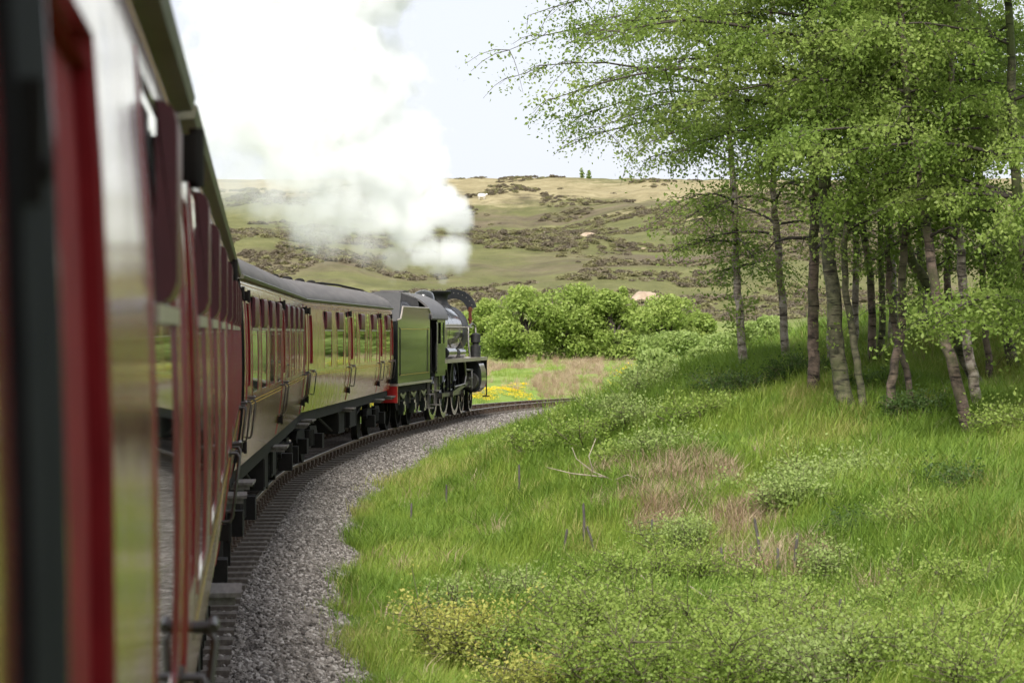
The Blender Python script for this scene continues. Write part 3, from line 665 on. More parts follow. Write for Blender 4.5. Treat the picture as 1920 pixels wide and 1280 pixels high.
# cab
for s_ in (-1, 1):
    cs = [(.55, 1.45), (2.35, 1.45), (2.35, 3.06), (.9, 3.06), (.72, 2.4), (.55, 2.3)]
    P('cab_side', MB().prism([(1.0, 1.45), (2.45, 1.45), (2.45, 2.32), (.8, 2.32), (.8, 1.6)], s_*1.30-.018, s_*1.30+.018, 'y').box(.95, 1.12, s_*1.30-.018, s_*1.30+.018, 2.32, 3.05).box(1.62, 1.76, s_*1.30-.018, s_*1.30+.018, 2.32, 3.05).box(2.28, 2.45, s_*1.30-.018, s_*1.30+.018, 2.32, 3.05).box(.95, 2.45, s_*1.30-.018, s_*1.30+.018, 2.95, 3.07), M['lblack'], loc)
    P('cab_window', MB().box(1.76, 2.28, s_*1.29-.006, s_*1.29+.006, 2.32, 2.95), M['glass'], loc)
    P('handrail', MB().tube([(.72, s_*1.33, 1.5), (.72, s_*1.35, 1.55), (.72, s_*1.35, 2.9), (.72, s_*1.33, 2.95)], .018, 8), M['metal'], loc, True)
P('cab_front', MB().prism([(-1.28, 1.5), (1.28, 1.5), (1.28, 3.05), (1.0, 3.45), (.5, 3.72), (-.5, 3.72), (-1.0, 3.45), (-1.28, 3.05)], 2.40, 2.44), M['lblack'], loc)
ra = [(1.38*math.cos(q), 3.04 + .82*math.sin(q)) for q in np.linspace(0.02, math.pi-.02, 25)]
P('cab_roof', MB().prism(ra + [(y*.965, z-.035) for y, z in ra][::-1], -.25, 2.65), M['roofl'], loc, True)
P('roof_vent', MB().box(.7, 1.7, -.35, .35, 3.855, 3.90), M['roofl'], loc)
P('safety_valve_casing', MB().lathe([(3.55, .14), (3.82, .12), (3.86, .05)], (3.1, -.0, 0), 'z', 12), M['alloy'], loc, True)
P('firebox', MB().prism([(-.98, 1.5), (.98, 1.5)] + [(.98*math.cos(q)*(1 if abs(math.cos(q)) < .96 else 1), 2.68 + .95*math.sin(q)) for q in np.linspace(0, math.pi, 19)], 2.44, 4.9), M['lblack'], loc, True)
P('boiler', MB().lathe([(4.9, .90), (5.0, .90), (9.0, .85)], (0, 0, 2.70), 'x', 40), M['lblack'], loc, True)
for x in (4.92, 5.9, 6.9, 7.9): P('boiler_band', MB().lathe([(x, .907 - (x-4.9)*.0143), (x+.07, .907-(x-4.9)*.0143)], (0, 0, 2.70), 'x', 40), M['lblack'], loc, True)
P('smokebox', MB().lathe([(8.95, .872), (10.15, .872), (10.2, .84), (10.26, .60), (10.34, .3), (10.36, .05)], (0, 0, 2.70), 'x', 40), M['smokebox'], loc, True)
P('dome', MB().lathe([(3.5, .40), (3.62, .34), (3.80, .33), (3.92, .27), (3.98, .14), (4.0, .02)], (6.3, 0, 0), 'z', 24), M['lblack'], loc, True, 60)
P('chimney', MB().lathe([(3.5, .42), (3.60, .30), (3.68, .27), (3.88, .29), (3.93, .38), (4.0, .40), (4.02, .36)], (9.3, 0, 0), 'z', 24), M['soot'], loc, True, 60)
# arched headboard seen from behind on the smokebox front
hb = []
for q in np.linspace(R(14), R(166), 21): hb.append((.80*math.cos(q), 3.22 + .80*math.sin(q)))
hb2 = [(y*.60, 3.22 + (z-3.22)*.60) for y, z in hb]
hbo = P('headboard', MB().prism([(y-.30, z+.08) for y, z in hb] + [(y-.30, z+.08) for y, z in hb2[::-1]], 10.42, 10.45), M['smokebox'], loc)
mb = MB()
for q in np.linspace(R(24), R(156), 11): mb.lathe([(10.405, .018), (10.42, .018)], (0, -.30 + .67*math.cos(q), 3.30 + .67*math.sin(q)), 'x', 8)
obj('rivets', mb.mesh('rivets', M['alloy']), hbo)
P('lamp_post', MB().tube([(10.40, -.86, 2.95), (10.40, -.86, 3.50)], .055, 10).lathe([(3.05, .085), (3.12, .085)], (10.40, -.86, 0), 'z', 10).lathe([(3.36, .085), (3.44, .085)], (10.40, -.86, 0), 'z', 10), M['rust'], loc, True)
P('boiler_handrail', MB().tube([(2.5, -.98, 2.82), (6, -.96, 2.82), (10.3, -.95, 2.82), (10.6, -.72, 2.84), (10.62, 0, 3.3)], .02, 8), M['alloy'], loc, True)
for x in (3.2, 5.0, 6.8, 8.6): P('handrail_knob', MB().tube([(x, -.86, 2.82), (x, -.97, 2.82)], .022, 6), M['metal'], loc)
# running plate, valance, splashers
P('running_plate', MB().box(2.45, 11.2, -1.33, 1.33, 1.80, 1.83).box(2.45, 11.2, -1.335, -1.30, 1.72, 1.80), M['alloy'], loc)
P('drop_plate', MB().prism([(11.2, 1.83), (11.35, 1.28), (11.35, 1.22), (11.17, 1.76)], -1.3, 1.3, 'y').box(.6, 2.45, -1.32, 1.32, 1.36, 1.45), M['lblack'], loc)
P('front_beam', MB().box(11.33, 11.43, -1.28, 1.28, .82, 1.24), M['beam'], loc)
for s_ in (-1, 1): P('buffer', MB().lathe([(0, .13), (.3, .1), (.31, .24), (.36, .24)], (11.43, s_*.88, 1.04), 'x', 14), M['black'], loc, True)
P('reservoir', MB().lathe([(3.6, .05), (3.62, .17), (5.2, .17), (5.22, .05)], (0, -1.08, 2.02), 'x', 14).lathe([(6.1, .05), (6.12, .15), (7.3, .15), (7.32, .05)], (0, -1.06, 2.0), 'x', 14), M['lblack'], loc, True)
P('air_pump', MB().lathe([(1.83, .17), (2.2, .17), (2.24, .1), (2.30, .1), (2.33, .16), (2.58, .16), (2.64, .05)], (9.9, -1.12, 0), 'z', 14), M['soot'], loc, True)
P('injector_pipe', MB().tube([(9.9, -1.12, 2.6), (9.95, -1.1, 2.85), (9.6, -1.05, 2.95), (9.2, -.98, 2.8), (9.1, -1.0, 2.3), (9.1, -1.05, 1.85)], .035, 8).tube([(8.0, -1.0, 1.83), (8.0, -.98, 2.2), (7.7, -.93, 2.45)], .03, 8).tube([(5.6, -1.0, 1.83), (5.6, -1.0, 2.1), (5.3, -.95, 2.4)], .03, 8), M['metal'], loc, True)
P('frame_plate', MB().prism([(.6, 1.36), (2.4, 1.78), (11.2, 1.78), (11.3, 1.0), (9, .85), (1.0, .85), (.6, 1.0)], -.62, -.58, 'y').prism([(.6, 1.36), (2.4, 1.78), (11.2, 1.78), (11.3, 1.0), (9, .85), (1.0, .85), (.6, 1.0)], .58, .62, 'y'), M['black'], loc)
dw = wheel_mesh(.94, .14, 18, M['lblack'], .17); bw = wheel_mesh(.48, .13, 9, M['lblack'], .11)
DX = (3.0, 5.1, 7.3)
for x in DX:
    for s_ in (-1, 1): obj('driving_wheel', dw, loc, (x, s_*.76, .94), (0, 0, 0 if s_ < 0 else math.pi))
    P('crank_pin', MB().lathe([(-1.12, .09), (-.82, .09)], (x+.14, 0, .72), 'y', 12), M['metal'], loc)
for x in (8.75, 10.65):
    for s_ in (-1, 1): obj('bogie_wheel', bw, loc, (x, s_*.76, .48), (0, 0, 0 if s_ < 0 else math.pi))
P('coupling_rod', MB().box(3.0, 7.55, -1.02, -.97, .67, .78), M['metal'], loc)
P('connecting_rod', MB().prism([(5.24, .66), (8.6, .98), (8.6, 1.08), (5.24, .80)], -1.10, -1.05, 'y'), M['metal'], loc)
P('slide_bars', MB().box(8.2, 9.35, -1.16, -1.04, 1.14, 1.19).box(8.2, 9.35, -1.16, -1.04, .87, .92).box(8.5, 8.75, -1.18, -1.02, .9, 1.16), M['metal'], loc)
P('valve_gear', MB().tube([(7.5, -1.12, 1.7), (7.62, -1.14, 1.25), (7.45, -1.12, .95)], .04, 8).tube([(7.62, -1.14, 1.45), (9.2, -1.12, 1.42)], .035, 8).tube([(8.6, -1.14, 1.03), (8.75, -1.16, .75), (8.9, -1.14, 1.42)], .03, 8).tube([(5.3, -1.14, .95), (7.45, -1.14, 1.0)], .03, 8), M['metal'], loc, True)
cyl = [(.38*math.cos(q) - 1.10, 1.08 + .36*math.sin(q)) for q in np.linspace(math.pi*.5, math.pi*1.5, 9)]
P('cylinder', MB().prism([(-.62, 1.72), (-1.18, 1.72), (-1.32, 1.62), (-1.40, 1.40), (-1.42, 1.05), (-1.36, .82), (-1.22, .68), (-.62, .66)], 9.25, 10.35), M['lblack'], loc, True, 30)
P('cylinder_cover', MB().lathe([(9.16, .26), (9.25, .30)], (0, -1.04, 1.05), 'x', 18).lathe([(10.35, .30), (10.43, .26)], (0, -1.04, 1.05), 'x', 18), M['metal'], loc, True)
P('cab_step', MB().box(.75, 1.2, -1.40, -1.1, .5, .53).box(.75, 1.2, -1.40, -1.1, .92, .95).box(.8, .84, -1.28, -1.24, .5, 1.4).box(1.1, 1.14, -1.28, -1.24, .5, 1.4), M['board'], loc)
P('front_step', MB().tube([(11.0, -1.32, 1.75), (11.0, -1.32, .55), (11.0, -1.20, .5)], .022, 6).box(10.9, 11.15, -1.42, -1.2, .50, .53), M['black'], loc)
P('ashpan', MB().box(2.5, 4.7, -.55, .55, .5, 1.5), M['black'], loc)

# ------------------------------------------------------------------ vegetation helpers
def leaf_arrays(C, size, r, flat=.0, aspect=.62):
    """diamond leaves at centres C (N,3); returns verts, faces"""
    N = len(C); u = r.normal(size=(N, 3)); u /= np.linalg.norm(u, axis=1)[:, None]
    w = r.normal(size=(N, 3)); w[:, 2] += flat; v = np.cross(u, w); v /= np.linalg.norm(v, axis=1)[:, None] + 1e-9
    sz = (size*r.uniform(.55, 1.45, N))[:, None]
    vs = np.stack([C - u*sz*.5, C + v*sz*.5*aspect - u*sz*.05, C + u*sz*.5, C - v*sz*.5*aspect - u*sz*.05], 1).reshape(-1, 3)
    return vs, np.arange(N*4).reshape(N, 4)
def leaf_mesh(name, C, size, mat, r, tone=None, flat=.5):
    vs, fs = leaf_arrays(np.asarray(C), size, r, flat)
    t = r.uniform(0, 1, len(C)) if tone is None else np.clip(tone + r.uniform(-.16, .16, len(C)), 0, 1)
    return np_mesh(name, vs, fs, mat, attr=t)
def px2w(px, py, D): return np.array([(px-960)/F*D, D, CZ-(py-HY)/F*D])

def tree(label, path, w, bark, nlimb=20, leaves=16000, hmin=2.6, top=11.5, bias=(0, 0), reach=3.0, seed=0, group='birch trees of the wood', D=None, sprouts=0, long_limbs=()):
    r = np.random.default_rng(seed); top *= .86
    bx, by = path[0]; X, D0, z0 = ground_hit(bx, by) if D is None else (0, D, 0)
    if D is not None: p_ = px2w(bx, by, D); X, z0 = p_[0], Hs(p_[0], D)
    base = np.array([X, D0, z0])
    pts = [base + np.array([0, 0, -.25])]; dy = 0
    for i, (px, py) in enumerate(path[1:]):
        dy += r.uniform(-.25, .25); p = px2w(px, py, D0); p[1] += dy; pts.append(p)
    last = pts[-1]; d_ = (pts[-1]-pts[-2]); d_ /= np.linalg.norm(d_); d_ = d_*.5 + np.array([0, 0, .5])
    while last[2] - z0 < top:
        last = last + d_*1.3/np.linalg.norm(d_) + np.r_[r.uniform(-.18, .18, 2), 0]; pts.append(last)
    pts = np.array(pts)
    cs = np.r_[0, np.cumsum(np.linalg.norm(np.diff(pts, axis=0), axis=1))]
    # smooth spline through the path
    fine = catmull([p for p in pts], 5); L = np.r_[0, np.cumsum(np.linalg.norm(np.diff(fine, axis=0), axis=1))]
    fine[:, :2] += r.normal(0, .012, (len(fine), 2))
    rad = w*.41*(1-.80*(L/L[-1])**.9); rad = rad*(1+.55*np.exp(-L/.22)) + .006
    root = empty('birch_tree', tuple(base)); tag(root, label, 'tree', group)
    f0 = fine - base
    obj('trunk', MB().tube(f0, list(rad), 10).mesh('trunk', M[bark], True), root)
    br = MB(); LC = []
    hs = np.linspace(hmin, top*.97, nlimb) + r.uniform(-.3, .3, nlimb)
    limbs = []; hs = np.r_[hs, r.uniform(1.8, max(2.0, hmin), 3)]
    for hgt in hs:
        i = int(np.argmin(np.abs(f0[:, 2]-hgt))); q = r.uniform(0, 2*math.pi)
        d = np.array([math.cos(q)+bias[0], math.sin(q)+bias[1]]); d /= np.linalg.norm(d)+1e-6
        ln = reach*(1.05-.6*(hgt/top))*r.uniform(.6, 1.2)*(1 if hgt >= hmin-.31 else .4); limbs.append((f0[i], d, ln, max(.012, rad[i]*.42), r.uniform(.15, .55), r.uniform(.3, .75)))
    for (hgt, az, ln, rise, drp) in long_limbs:
        i = int(np.argmin(np.abs(f0[:, 2]-hgt))); limbs.append((f0[i], np.array([math.cos(az), math.sin(az)]), ln, max(.03, rad[i]*.5), rise, drp))
    per = 1.85*leaves/max(1, sum(l[2] for l in limbs))
    for p0, d, ln, rr, rise, drp in limbs:
        t = np.linspace(0, 1, 8); side = np.array([-d[1], d[0]])
        sway = r.uniform(-.25, .25)
        lp = np.stack([p0[0]+d[0]*ln*t+side[0]*sway*ln*t**2, p0[1]+d[1]*ln*t+side[1]*sway*ln*t**2, p0[2]+ln*(rise*t-drp*t*t*.8)], 1) + r.normal(0, .03, (8, 3))*t[:, None]
        br.tube(lp, list(rr*(1-.93*t)+.003), 5, False)
        nt_ = max(4, int(ln*5)); thin = .5 if (ln > 3.0 and seed == 1) else (.75 if ln > 3.4 else 1)
        for k_ in range(nt_):
            s_ = r.uniform(.18, 1); a = lp[min(7, int(s_*7+.6))]; q = r.uniform(0, 2*math.pi)
            td = np.array([math.cos(q)+d[0]*.8, math.sin(q)+d[1]*.8, r.uniform(-.3, .35)]); td /= np.linalg.norm(td); tl = r.uniform(.35, 1.05)
            u = np.linspace(0, 1, 4)[:, None]
            tp_ = a + td*tl*u + np.array([0, 0, -.45*tl])*u**2
            br.tube(tp_, [.009, .007, .005, .003], 3, False)
            n_ = int(thin*per*ln/nt_*r.uniform(.5, 1.5)); uu = r.uniform(.1, 1.05, n_)[:, None]
            LC.append(a + td*tl*uu + np.array([0, 0, -.45*tl])*uu**2 + r.normal(0, .12, (n_, 3)) - np.array([0, 0, .03]))
    for k_ in range(sprouts):          # tufts of leaves growing straight out of the trunk
        i = r.integers(3, max(5, int(np.argmin(np.abs(f0[:, 2]-4.2))))); q = r.uniform(0, 6.28); n_ = 55
        c = f0[i] + np.array([math.cos(q), math.sin(q), .2])*.2; LC.append(c + r.normal(0, .11, (n_, 3)))
    LC = np.concatenate(LC)
    LC = LC[(LC[:, 2] > .5) & (r.uniform(size=len(LC)) < np.where(seed in (1, 11, 12), 1, np.clip((LC[:, 2]-2.2)/2.6, .28, 1)))]
    tone = np.clip(.5 + (vnoise(LC[:, 0]*1.7+seed, LC[:, 2]*1.7, 31)-.5)*1.0, 0, 1)
    obj('branches', br.mesh('branches', M['twig'], True), root)
    obj('crown', leaf_mesh('crown', LC, .064, M['birch_leaf'], r, tone), root)
    return root
PI = math.pi
tree('slender birch at the left end of the wood with leafy sprouts on its trunk', [(1396,698),(1388,600),(1382,480),(1378,380),(1370,250),(1362,120)], .20, 'bark_white', 17, 9500, 2.6, 10, (-.5, -.2), 2.6, 1, sprouts=26,
     long_limbs=((5.2, PI*1.02, 4.0, .42, .42), (6.0, PI*1.08, 4.2, .42, .55), (4.6, PI*.95, 3.3, .40, .60), (6.6, PI*1.0, 3.7, .5, .55), (5.6, PI*1.12, 3.5, .3, .6), (7.2, PI*1.03, 3.2, .5, .5)))
tree('white-stemmed birch second from the left end of the wood', [(1477,690),(1468,600),(1458,480),(1450,380),(1446,250),(1440,120)], .19, 'bark_white', 20, 15000, 2.8, 11, (-.35, -.1), 2.7, 2,
     long_limbs=((5.0, PI*1.0, 3.6, .35, .5), (6.3, PI*1.05, 3.8, .4, .5), (4.3, PI*1.1, 3.0, .3, .6)))
tree('upright brown birch just left of the thick mossy trunk', [(1527,742),(1522,650),(1520,520),(1524,400),(1520,250),(1515,100)], .25, 'bark_brown', 20, 15000, 4.3, 11.5, (-.2, -.3), 2.9, 3, sprouts=8,
     long_limbs=((4.8, PI*1.05, 3.6, .35, .5), (5.8, PI*1.1, 4.0, .4, .45)))
tree('thickest mossy trunk in the wood, leaning left as it rises', [(1592,782),(1578,690),(1566,560),(1556,420),(1548,300),(1530,120)], .34, 'bark_moss', 22, 18000, 4.5, 12.5, (-.3, -.4), 3.3, 4, sprouts=14,
     long_limbs=((5.2, PI*1.05, 4.2, .3, .45), (6.0, PI*1.15, 4.4, .35, .5)))
tree('thin mossy stem touching the right side of the thickest trunk', [(1628,786),(1612,700),(1600,600),(1588,500),(1596,380),(1610,220)], .15, 'bark_moss', 13, 8500, 4.4, 10.5, (0, -.3), 2.6, 5)
tree('brown birch leaning right from its foot, in the middle of the wood', [(1660,792),(1672,720),(1690,610),(1690,480),(1700,360),(1715,200)], .18, 'bark_brown', 18, 14000, 4.5, 11.5, (0, -.4), 2.9, 6)
tree('thin dark stem with its foot right of the middle birch', [(1714,774),(1702,700),(1690,650),(1676,560),(1668,450),(1660,300)], .13, 'bark_brown', 12, 8500, 4.4, 10, (0, -.2), 2.5, 7)
tree('nearest pinkish birch trunk, slanting steeply up to the left', [(1824,828),(1798,740),(1772,620),(1750,500),(1730,360),(1712,200)], .23, 'bark_brown', 19, 15000, 4.6, 11.5, (-.1, -.4), 3.0, 8,
     long_limbs=((4.6, PI*1.2, 3.4, .25, .4), (5.4, PI*.9, 3.4, .3, .4)))
tree('grey birch standing close behind the nearest slanting trunk', [(1840,796),(1826,700),(1810,580),(1802,450),(1795,330),(1790,180)], .21, 'bark_white', 18, 14000, 4.5, 11.5, (0, -.3), 2.9, 9)
tree('bent mossy tree at the right, its trunk bowing far to the left', [(1868,748),(1822,690),(1785,615),(1742,530),(1704,470),(1690,360),(1690,200)], .25, 'bark_moss', 18, 13500, 4.6, 11, (0, -.2), 2.9, 10)
tree('dark tree partly hidden at the right edge of the wood', [(1905,700),(1880,600),(1850,480),(1835,360),(1830,200)], .24, 'bark_moss', 26, 22000, 1.6, 12, (-.1, -.3), 3.0, 11, sprouts=10)
tree('dark stem at the far right edge, crown hanging low', [(1960,800),(1945,660),(1925,480),(1900,300),(1890,120)], .26, 'bark_moss', 30, 26000, 1.5, 12, (-.4, -.2), 3.2, 12, sprouts=10,
     long_limbs=((3.4, PI*1.0, 2.8, .3, .4), (4.2, PI*1.1, 3.2, .3, .4)))
bgt = [(1636,692,1632,560,1610,330,.18,'bark_brown','left one of two dark birches behind the thin mossy stem'), (1652,690,1655,560,1650,330,.15,'bark_moss','right one of two dark birches behind the thin mossy stem'),
       (1736,640,1728,540,1720,330,.22,'bark_moss','stout trunk far back, seen behind the bent mossy tree'), (1672,655,1676,560,1668,330,.20,'bark_white','pale trunk far back in the gap behind the middle birch'),
       (1858,724,1846,600,1836,330,.14,'bark_brown','thin dark trunk behind the grey birch at the right'), (1600,668,1602,560,1598,330,.16,'bark_white','pale birch far back beside the thickest trunk'),
       (1558,700,1556,600,1552,330,.13,'bark_white','thin white birch in the gap left of the thickest trunk'), (1790,665,1780,560,1776,330,.17,'bark_brown','brown trunk far back between the two slanting trees')]
for i, (a, b_, c, d, e, f_, w, bk, lb) in enumerate(bgt):
    tree(lb, [(a, b_), (c, d), (e, f_), (e, 150)], w, bk, 12, 7000, 4.6, 10.5, (0, 0), 2.7, 20+i)

# ------------------------------------------------------------------ shrubs
def shrub(name, label, cat, px, py, hgt, wid, nleaf, size, leaf, seed, group, stems=11, stemmat='stem', base=None, extra=None):
    r = np.random.default_rng(seed)
    b_ = ground_hit(px, py) if base is None else (*base, Hs(*base))
    while abs(tdist(b_[0], b_[1])[0]) < 2.5 + wid*.35: b_ = (b_[0]+.3, b_[1], Hs(b_[0]+.3, b_[1]))   # keep clear of the track
    root = empty(name, b_); tag(root, label, cat, group)
    st = MB(); C = []
    for i in range(stems):
        q = r.uniform(0, 2*math.pi); ln = hgt*r.uniform(.65, 1.05); lean = r.uniform(.1, 1)*wid/2
        t = np.linspace(0, 1, 5)[:, None]; tip = np.array([math.cos(q)*lean, math.sin(q)*lean, ln])
        lp = tip*t + np.array([math.cos(q), math.sin(q), 0])*lean*.3*np.sin(t*PI) + r.normal(0, .02, (5, 3))*t
        lp[0, 2] = -.08; st.tube(lp, list(np.linspace(.014, .004, 5)*max(1, hgt)), 4, False)
        n_ = nleaf//stems; k_ = max(2, int(n_/30))
        for j in range(k_):
            s_ = r.uniform(.25, 1.0); a = lp[0] + (lp[-1]-lp[0])*s_ + np.array([math.cos(q), math.sin(q), 0])*lean*.3*math.sin(s_*PI)
            td = r.normal(size=3); td[2] = abs(td[2])*.6; td /= np.linalg.norm(td); tl = r.uniform(.12, .3)*wid
            st.tube([a, a+td*tl*.6, a+td*tl], [.006, .004, .003], 3, False)
            m_ = n_//k_; C.append(a + td*tl*r.uniform(.1, 1.1, m_)[:, None] + r.normal(0, .05*wid+.01, (m_, 3)))
    C = np.concatenate(C); C = C[C[:, 2] > .0]
    obj('stems', st.mesh('stems', M[stemmat], True), root)
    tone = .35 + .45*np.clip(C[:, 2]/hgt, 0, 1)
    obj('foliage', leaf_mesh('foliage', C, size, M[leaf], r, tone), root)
    if extra:
        k_ = r.integers(0, len(C), extra[1]); obj('blossom', leaf_mesh('blossom', C[k_] + r.normal(0, .03, (extra[1], 3)) + np.array([0, 0, .02]), extra[2], M[extra[0]], r), root)
    return root
fg = [(885,1262,.80,1.0,2600,'yellow_leaf','yellowish bush at the bottom, nearest to the ballast'), (845,1185,.75,.55,500,'willow_leaf','spindly sapling above the yellowish bush by the ballast'),
  (1010,1275,.70,1.0,2400,'shrub_leaf','low green shrub at the bottom edge right of the yellowish bush'), (975,1165,.55,.8,1300,'willow_leaf','small pale shrub behind the yellowish bush'),
  (1120,1235,.85,1.1,3000,'shrub_leaf','bright green shrub at the bottom, middle of the picture'), (1240,1265,.85,1.2,3200,'shrub_leaf','bright leafy shrub on the bottom edge just right of the middle'),
  (1370,1270,.85,1.2,3200,'shrub_leaf','broad bright shrub on the bottom edge with stakes behind it'), (1190,1130,.70,1.0,2200,'shrub_leaf','mid green shrub below the two dark stakes'),
  (1300,1140,.75,1.1,2400,'shrub_leaf','leafy shrub in front of the cluster of stakes'), (1260,1045,.60,.9,1500,'willow_leaf','pale small-leaved shrub beside the dead grass'),
  (1465,1195,.60,.9,1700,'shrub_leaf','round shrub in front of the dead bracken hollow'), (1560,1130,.65,.7,1000,'willow_leaf','slim sapling with pale leaves right of the stakes'),
  (1640,1190,.45,.9,1200,'shrub_leaf','low spreading shrub below the slim pale sapling'), (1790,1130,.45,1.0,1400,'shrub_leaf','low shrub on the bank near the right edge'),
  (1880,1240,.50,1.0,1600,'shrub_leaf','leafy shrub in the bottom right corner'), (1490,965,.50,1.1,1700,'willow_leaf','pale shrub on the open slope below the birches'),
  (1570,925,.45,1.2,1700,'willow_leaf','silvery low shrub highest on the open slope'), (1430,935,.35,.8,900,'willow_leaf','small silvery shrub left of the others on the slope'),
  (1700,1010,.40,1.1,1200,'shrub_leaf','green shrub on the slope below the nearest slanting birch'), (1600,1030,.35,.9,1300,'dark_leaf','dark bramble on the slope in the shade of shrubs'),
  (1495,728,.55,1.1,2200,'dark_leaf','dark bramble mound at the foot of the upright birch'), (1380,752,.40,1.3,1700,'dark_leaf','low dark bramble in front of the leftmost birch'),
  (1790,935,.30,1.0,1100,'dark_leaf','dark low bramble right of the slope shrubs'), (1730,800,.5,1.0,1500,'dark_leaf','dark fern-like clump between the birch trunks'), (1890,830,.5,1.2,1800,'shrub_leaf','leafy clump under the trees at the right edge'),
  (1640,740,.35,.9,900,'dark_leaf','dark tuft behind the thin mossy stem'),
  (1180,1325,.8,1.2,2600,'shrub_leaf','shrub top rising from the bottom edge, under the bright middle shrub'), (1330,1340,.85,1.2,2600,'shrub_leaf','shrub top cut by the bottom edge below the broad bright shrub'),
  (1470,1300,.75,1.2,2600,'shrub_leaf','leafy shrub cut by the bottom edge, right of the broad bright shrub'), (1590,1320,.6,1.2,2200,'willow_leaf','pale shrub cut by the bottom edge below the dark post'),
  (1720,1290,.55,1.2,2000,'shrub_leaf','low shrub on the bottom edge left of the crooked post'), (1830,1330,.5,1.2,1800,'shrub_leaf','low shrub cut by the bottom edge near the right corner'),
  (1540,1240,.5,1.0,1500,'shrub_leaf','small shrub just in front of the dark post'), (1010,1335,.6,1.0,2000,'yellow_leaf','yellow-green shrub cut by the bottom edge')]
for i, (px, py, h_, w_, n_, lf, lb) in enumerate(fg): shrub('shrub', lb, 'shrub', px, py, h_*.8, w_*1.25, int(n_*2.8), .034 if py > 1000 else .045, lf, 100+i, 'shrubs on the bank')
wd = [(960,850,.4,.8,'pale weed thicket overhanging the edge of the ballast'), (1075,800,.4,1.0,'tall weed thicket hiding the end of the visible rails'), (1140,790,.7,1.4,'weed thicket on the bank crest right of the rails'),
  (1100,845,.9,1.4,'weed thicket in front of the bank crest'), (1180,820,.9,1.4,'leafy thicket below the yellow gorse'), (1010,865,.7,1.2,'low weeds where the grass meets the bank'), (1240,870,.7,1.4,'tangled thicket above the dead grass'),
  (1175,890,.6,1.2,'weeds around the fallen pale branch'), (930,868,.4,.8,'small weed clump close to the ballast'), (1290,800,.6,1.5,'low green thicket on the crest left of the birches'), (1230,745,.7,1.5,'bushy clump beside the gorse on the skyline of the bank')]
for i, (px, py, h_, w_, lb) in enumerate(wd): shrub('weed_thicket', lb, 'thicket', px, py, h_*.62, w_, 2600, .05, 'willow_leaf' if i % 2 == 0 else 'shrub_leaf', 160+i, 'weed thickets beside the line', stems=16)
shrub('gorse_bush', 'gorse bush with yellow flowers on the bank beyond the rails', 'gorse', 1185, 722, .85, 1.6, 2600, .06, 'shrub_leaf', 180, 'flowering gorse', 14, extra=('gorse', 420, .075))
shrub('gorse_bush', 'smaller flowering gorse left of the larger gorse bush', 'gorse', 1142, 742, .5, 1.2, 1500, .06, 'shrub_leaf', 181, 'flowering gorse', 12, extra=('gorse', 130, .07))
shrub('gorse_bush', 'sparse gorse with few flowers right of the larger gorse bush', 'gorse', 1265, 700, .8, 1.6, 2200, .06, 'willow_leaf', 182, 'flowering gorse', 12, extra=('gorse', 70, .07))

# ------------------------------------------------------------------ valley trees beyond the line
def valley_tree(label, px, py_top, py_bot, wpx, D, leaf, seed, n=5200, size=.20, cone=False):
    while abs(tdist((px-960)/F*D, D)[0]) < 2.8 + wpx/F*D*.5: D += 1.5      # keep clear of the track
    r = np.random.default_rng(seed); sc = F/D
    X = (px-960)/sc; hgt = (py_bot-py_top)/sc; wid = wpx/sc; zb = CZ-(py_bot-HY)/sc
    zg = Hs(X, D); zt = CZ-(py_top-HY)/sc; hgt = max(zt-zg, 1.5)
    root = empty('valley_tree', (X, D, zg)); tag(root, label, 'tree', 'leafy trees in the valley beyond the line')
    tr = MB(); tr.tube([(0, 0, -.3), (.1, 0, hgt*.25), (0, .1, hgt*.55)], [.2, .15, .08], 8)
    lobes = []
    for i in range(34):
        q = r.uniform(0, 2*PI); t = r.uniform(.0, 1)
        zz = hgt*(.03+.89*t); rr = wid/2*(math.sqrt(max(.05, 1-(2*t-.75)**2*.75)) if not cone else (1.05-t))*r.uniform(.35, .85)
        lr = wid*r.uniform(.12, .22); lobes.append((np.array([math.cos(q)*rr, math.sin(q)*rr, min(zz, hgt-lr*.8)]), lr))
        tr.tube([(0, .05, hgt*.3), tuple(lobes[-1][0]*.6+np.array([0, 0, hgt*.1])), tuple(lobes[-1][0])], [.07, .04, .015], 5, False)
    C = []; T = []
    for c, lr in lobes:
        m_ = n//34; v = r.normal(size=(m_, 3)); v /= np.linalg.norm(v, axis=1)[:, None]
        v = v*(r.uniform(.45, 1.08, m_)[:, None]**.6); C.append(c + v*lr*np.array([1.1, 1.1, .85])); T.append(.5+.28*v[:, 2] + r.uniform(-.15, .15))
    C = np.concatenate(C); T = np.concatenate(T); k_ = C[:, 2] > .05
    obj('trunk', tr.mesh('trunk', M['twig'], True), root); obj('crown', leaf_mesh('crown', C[k_], size, M[leaf], r, T[k_]), root)
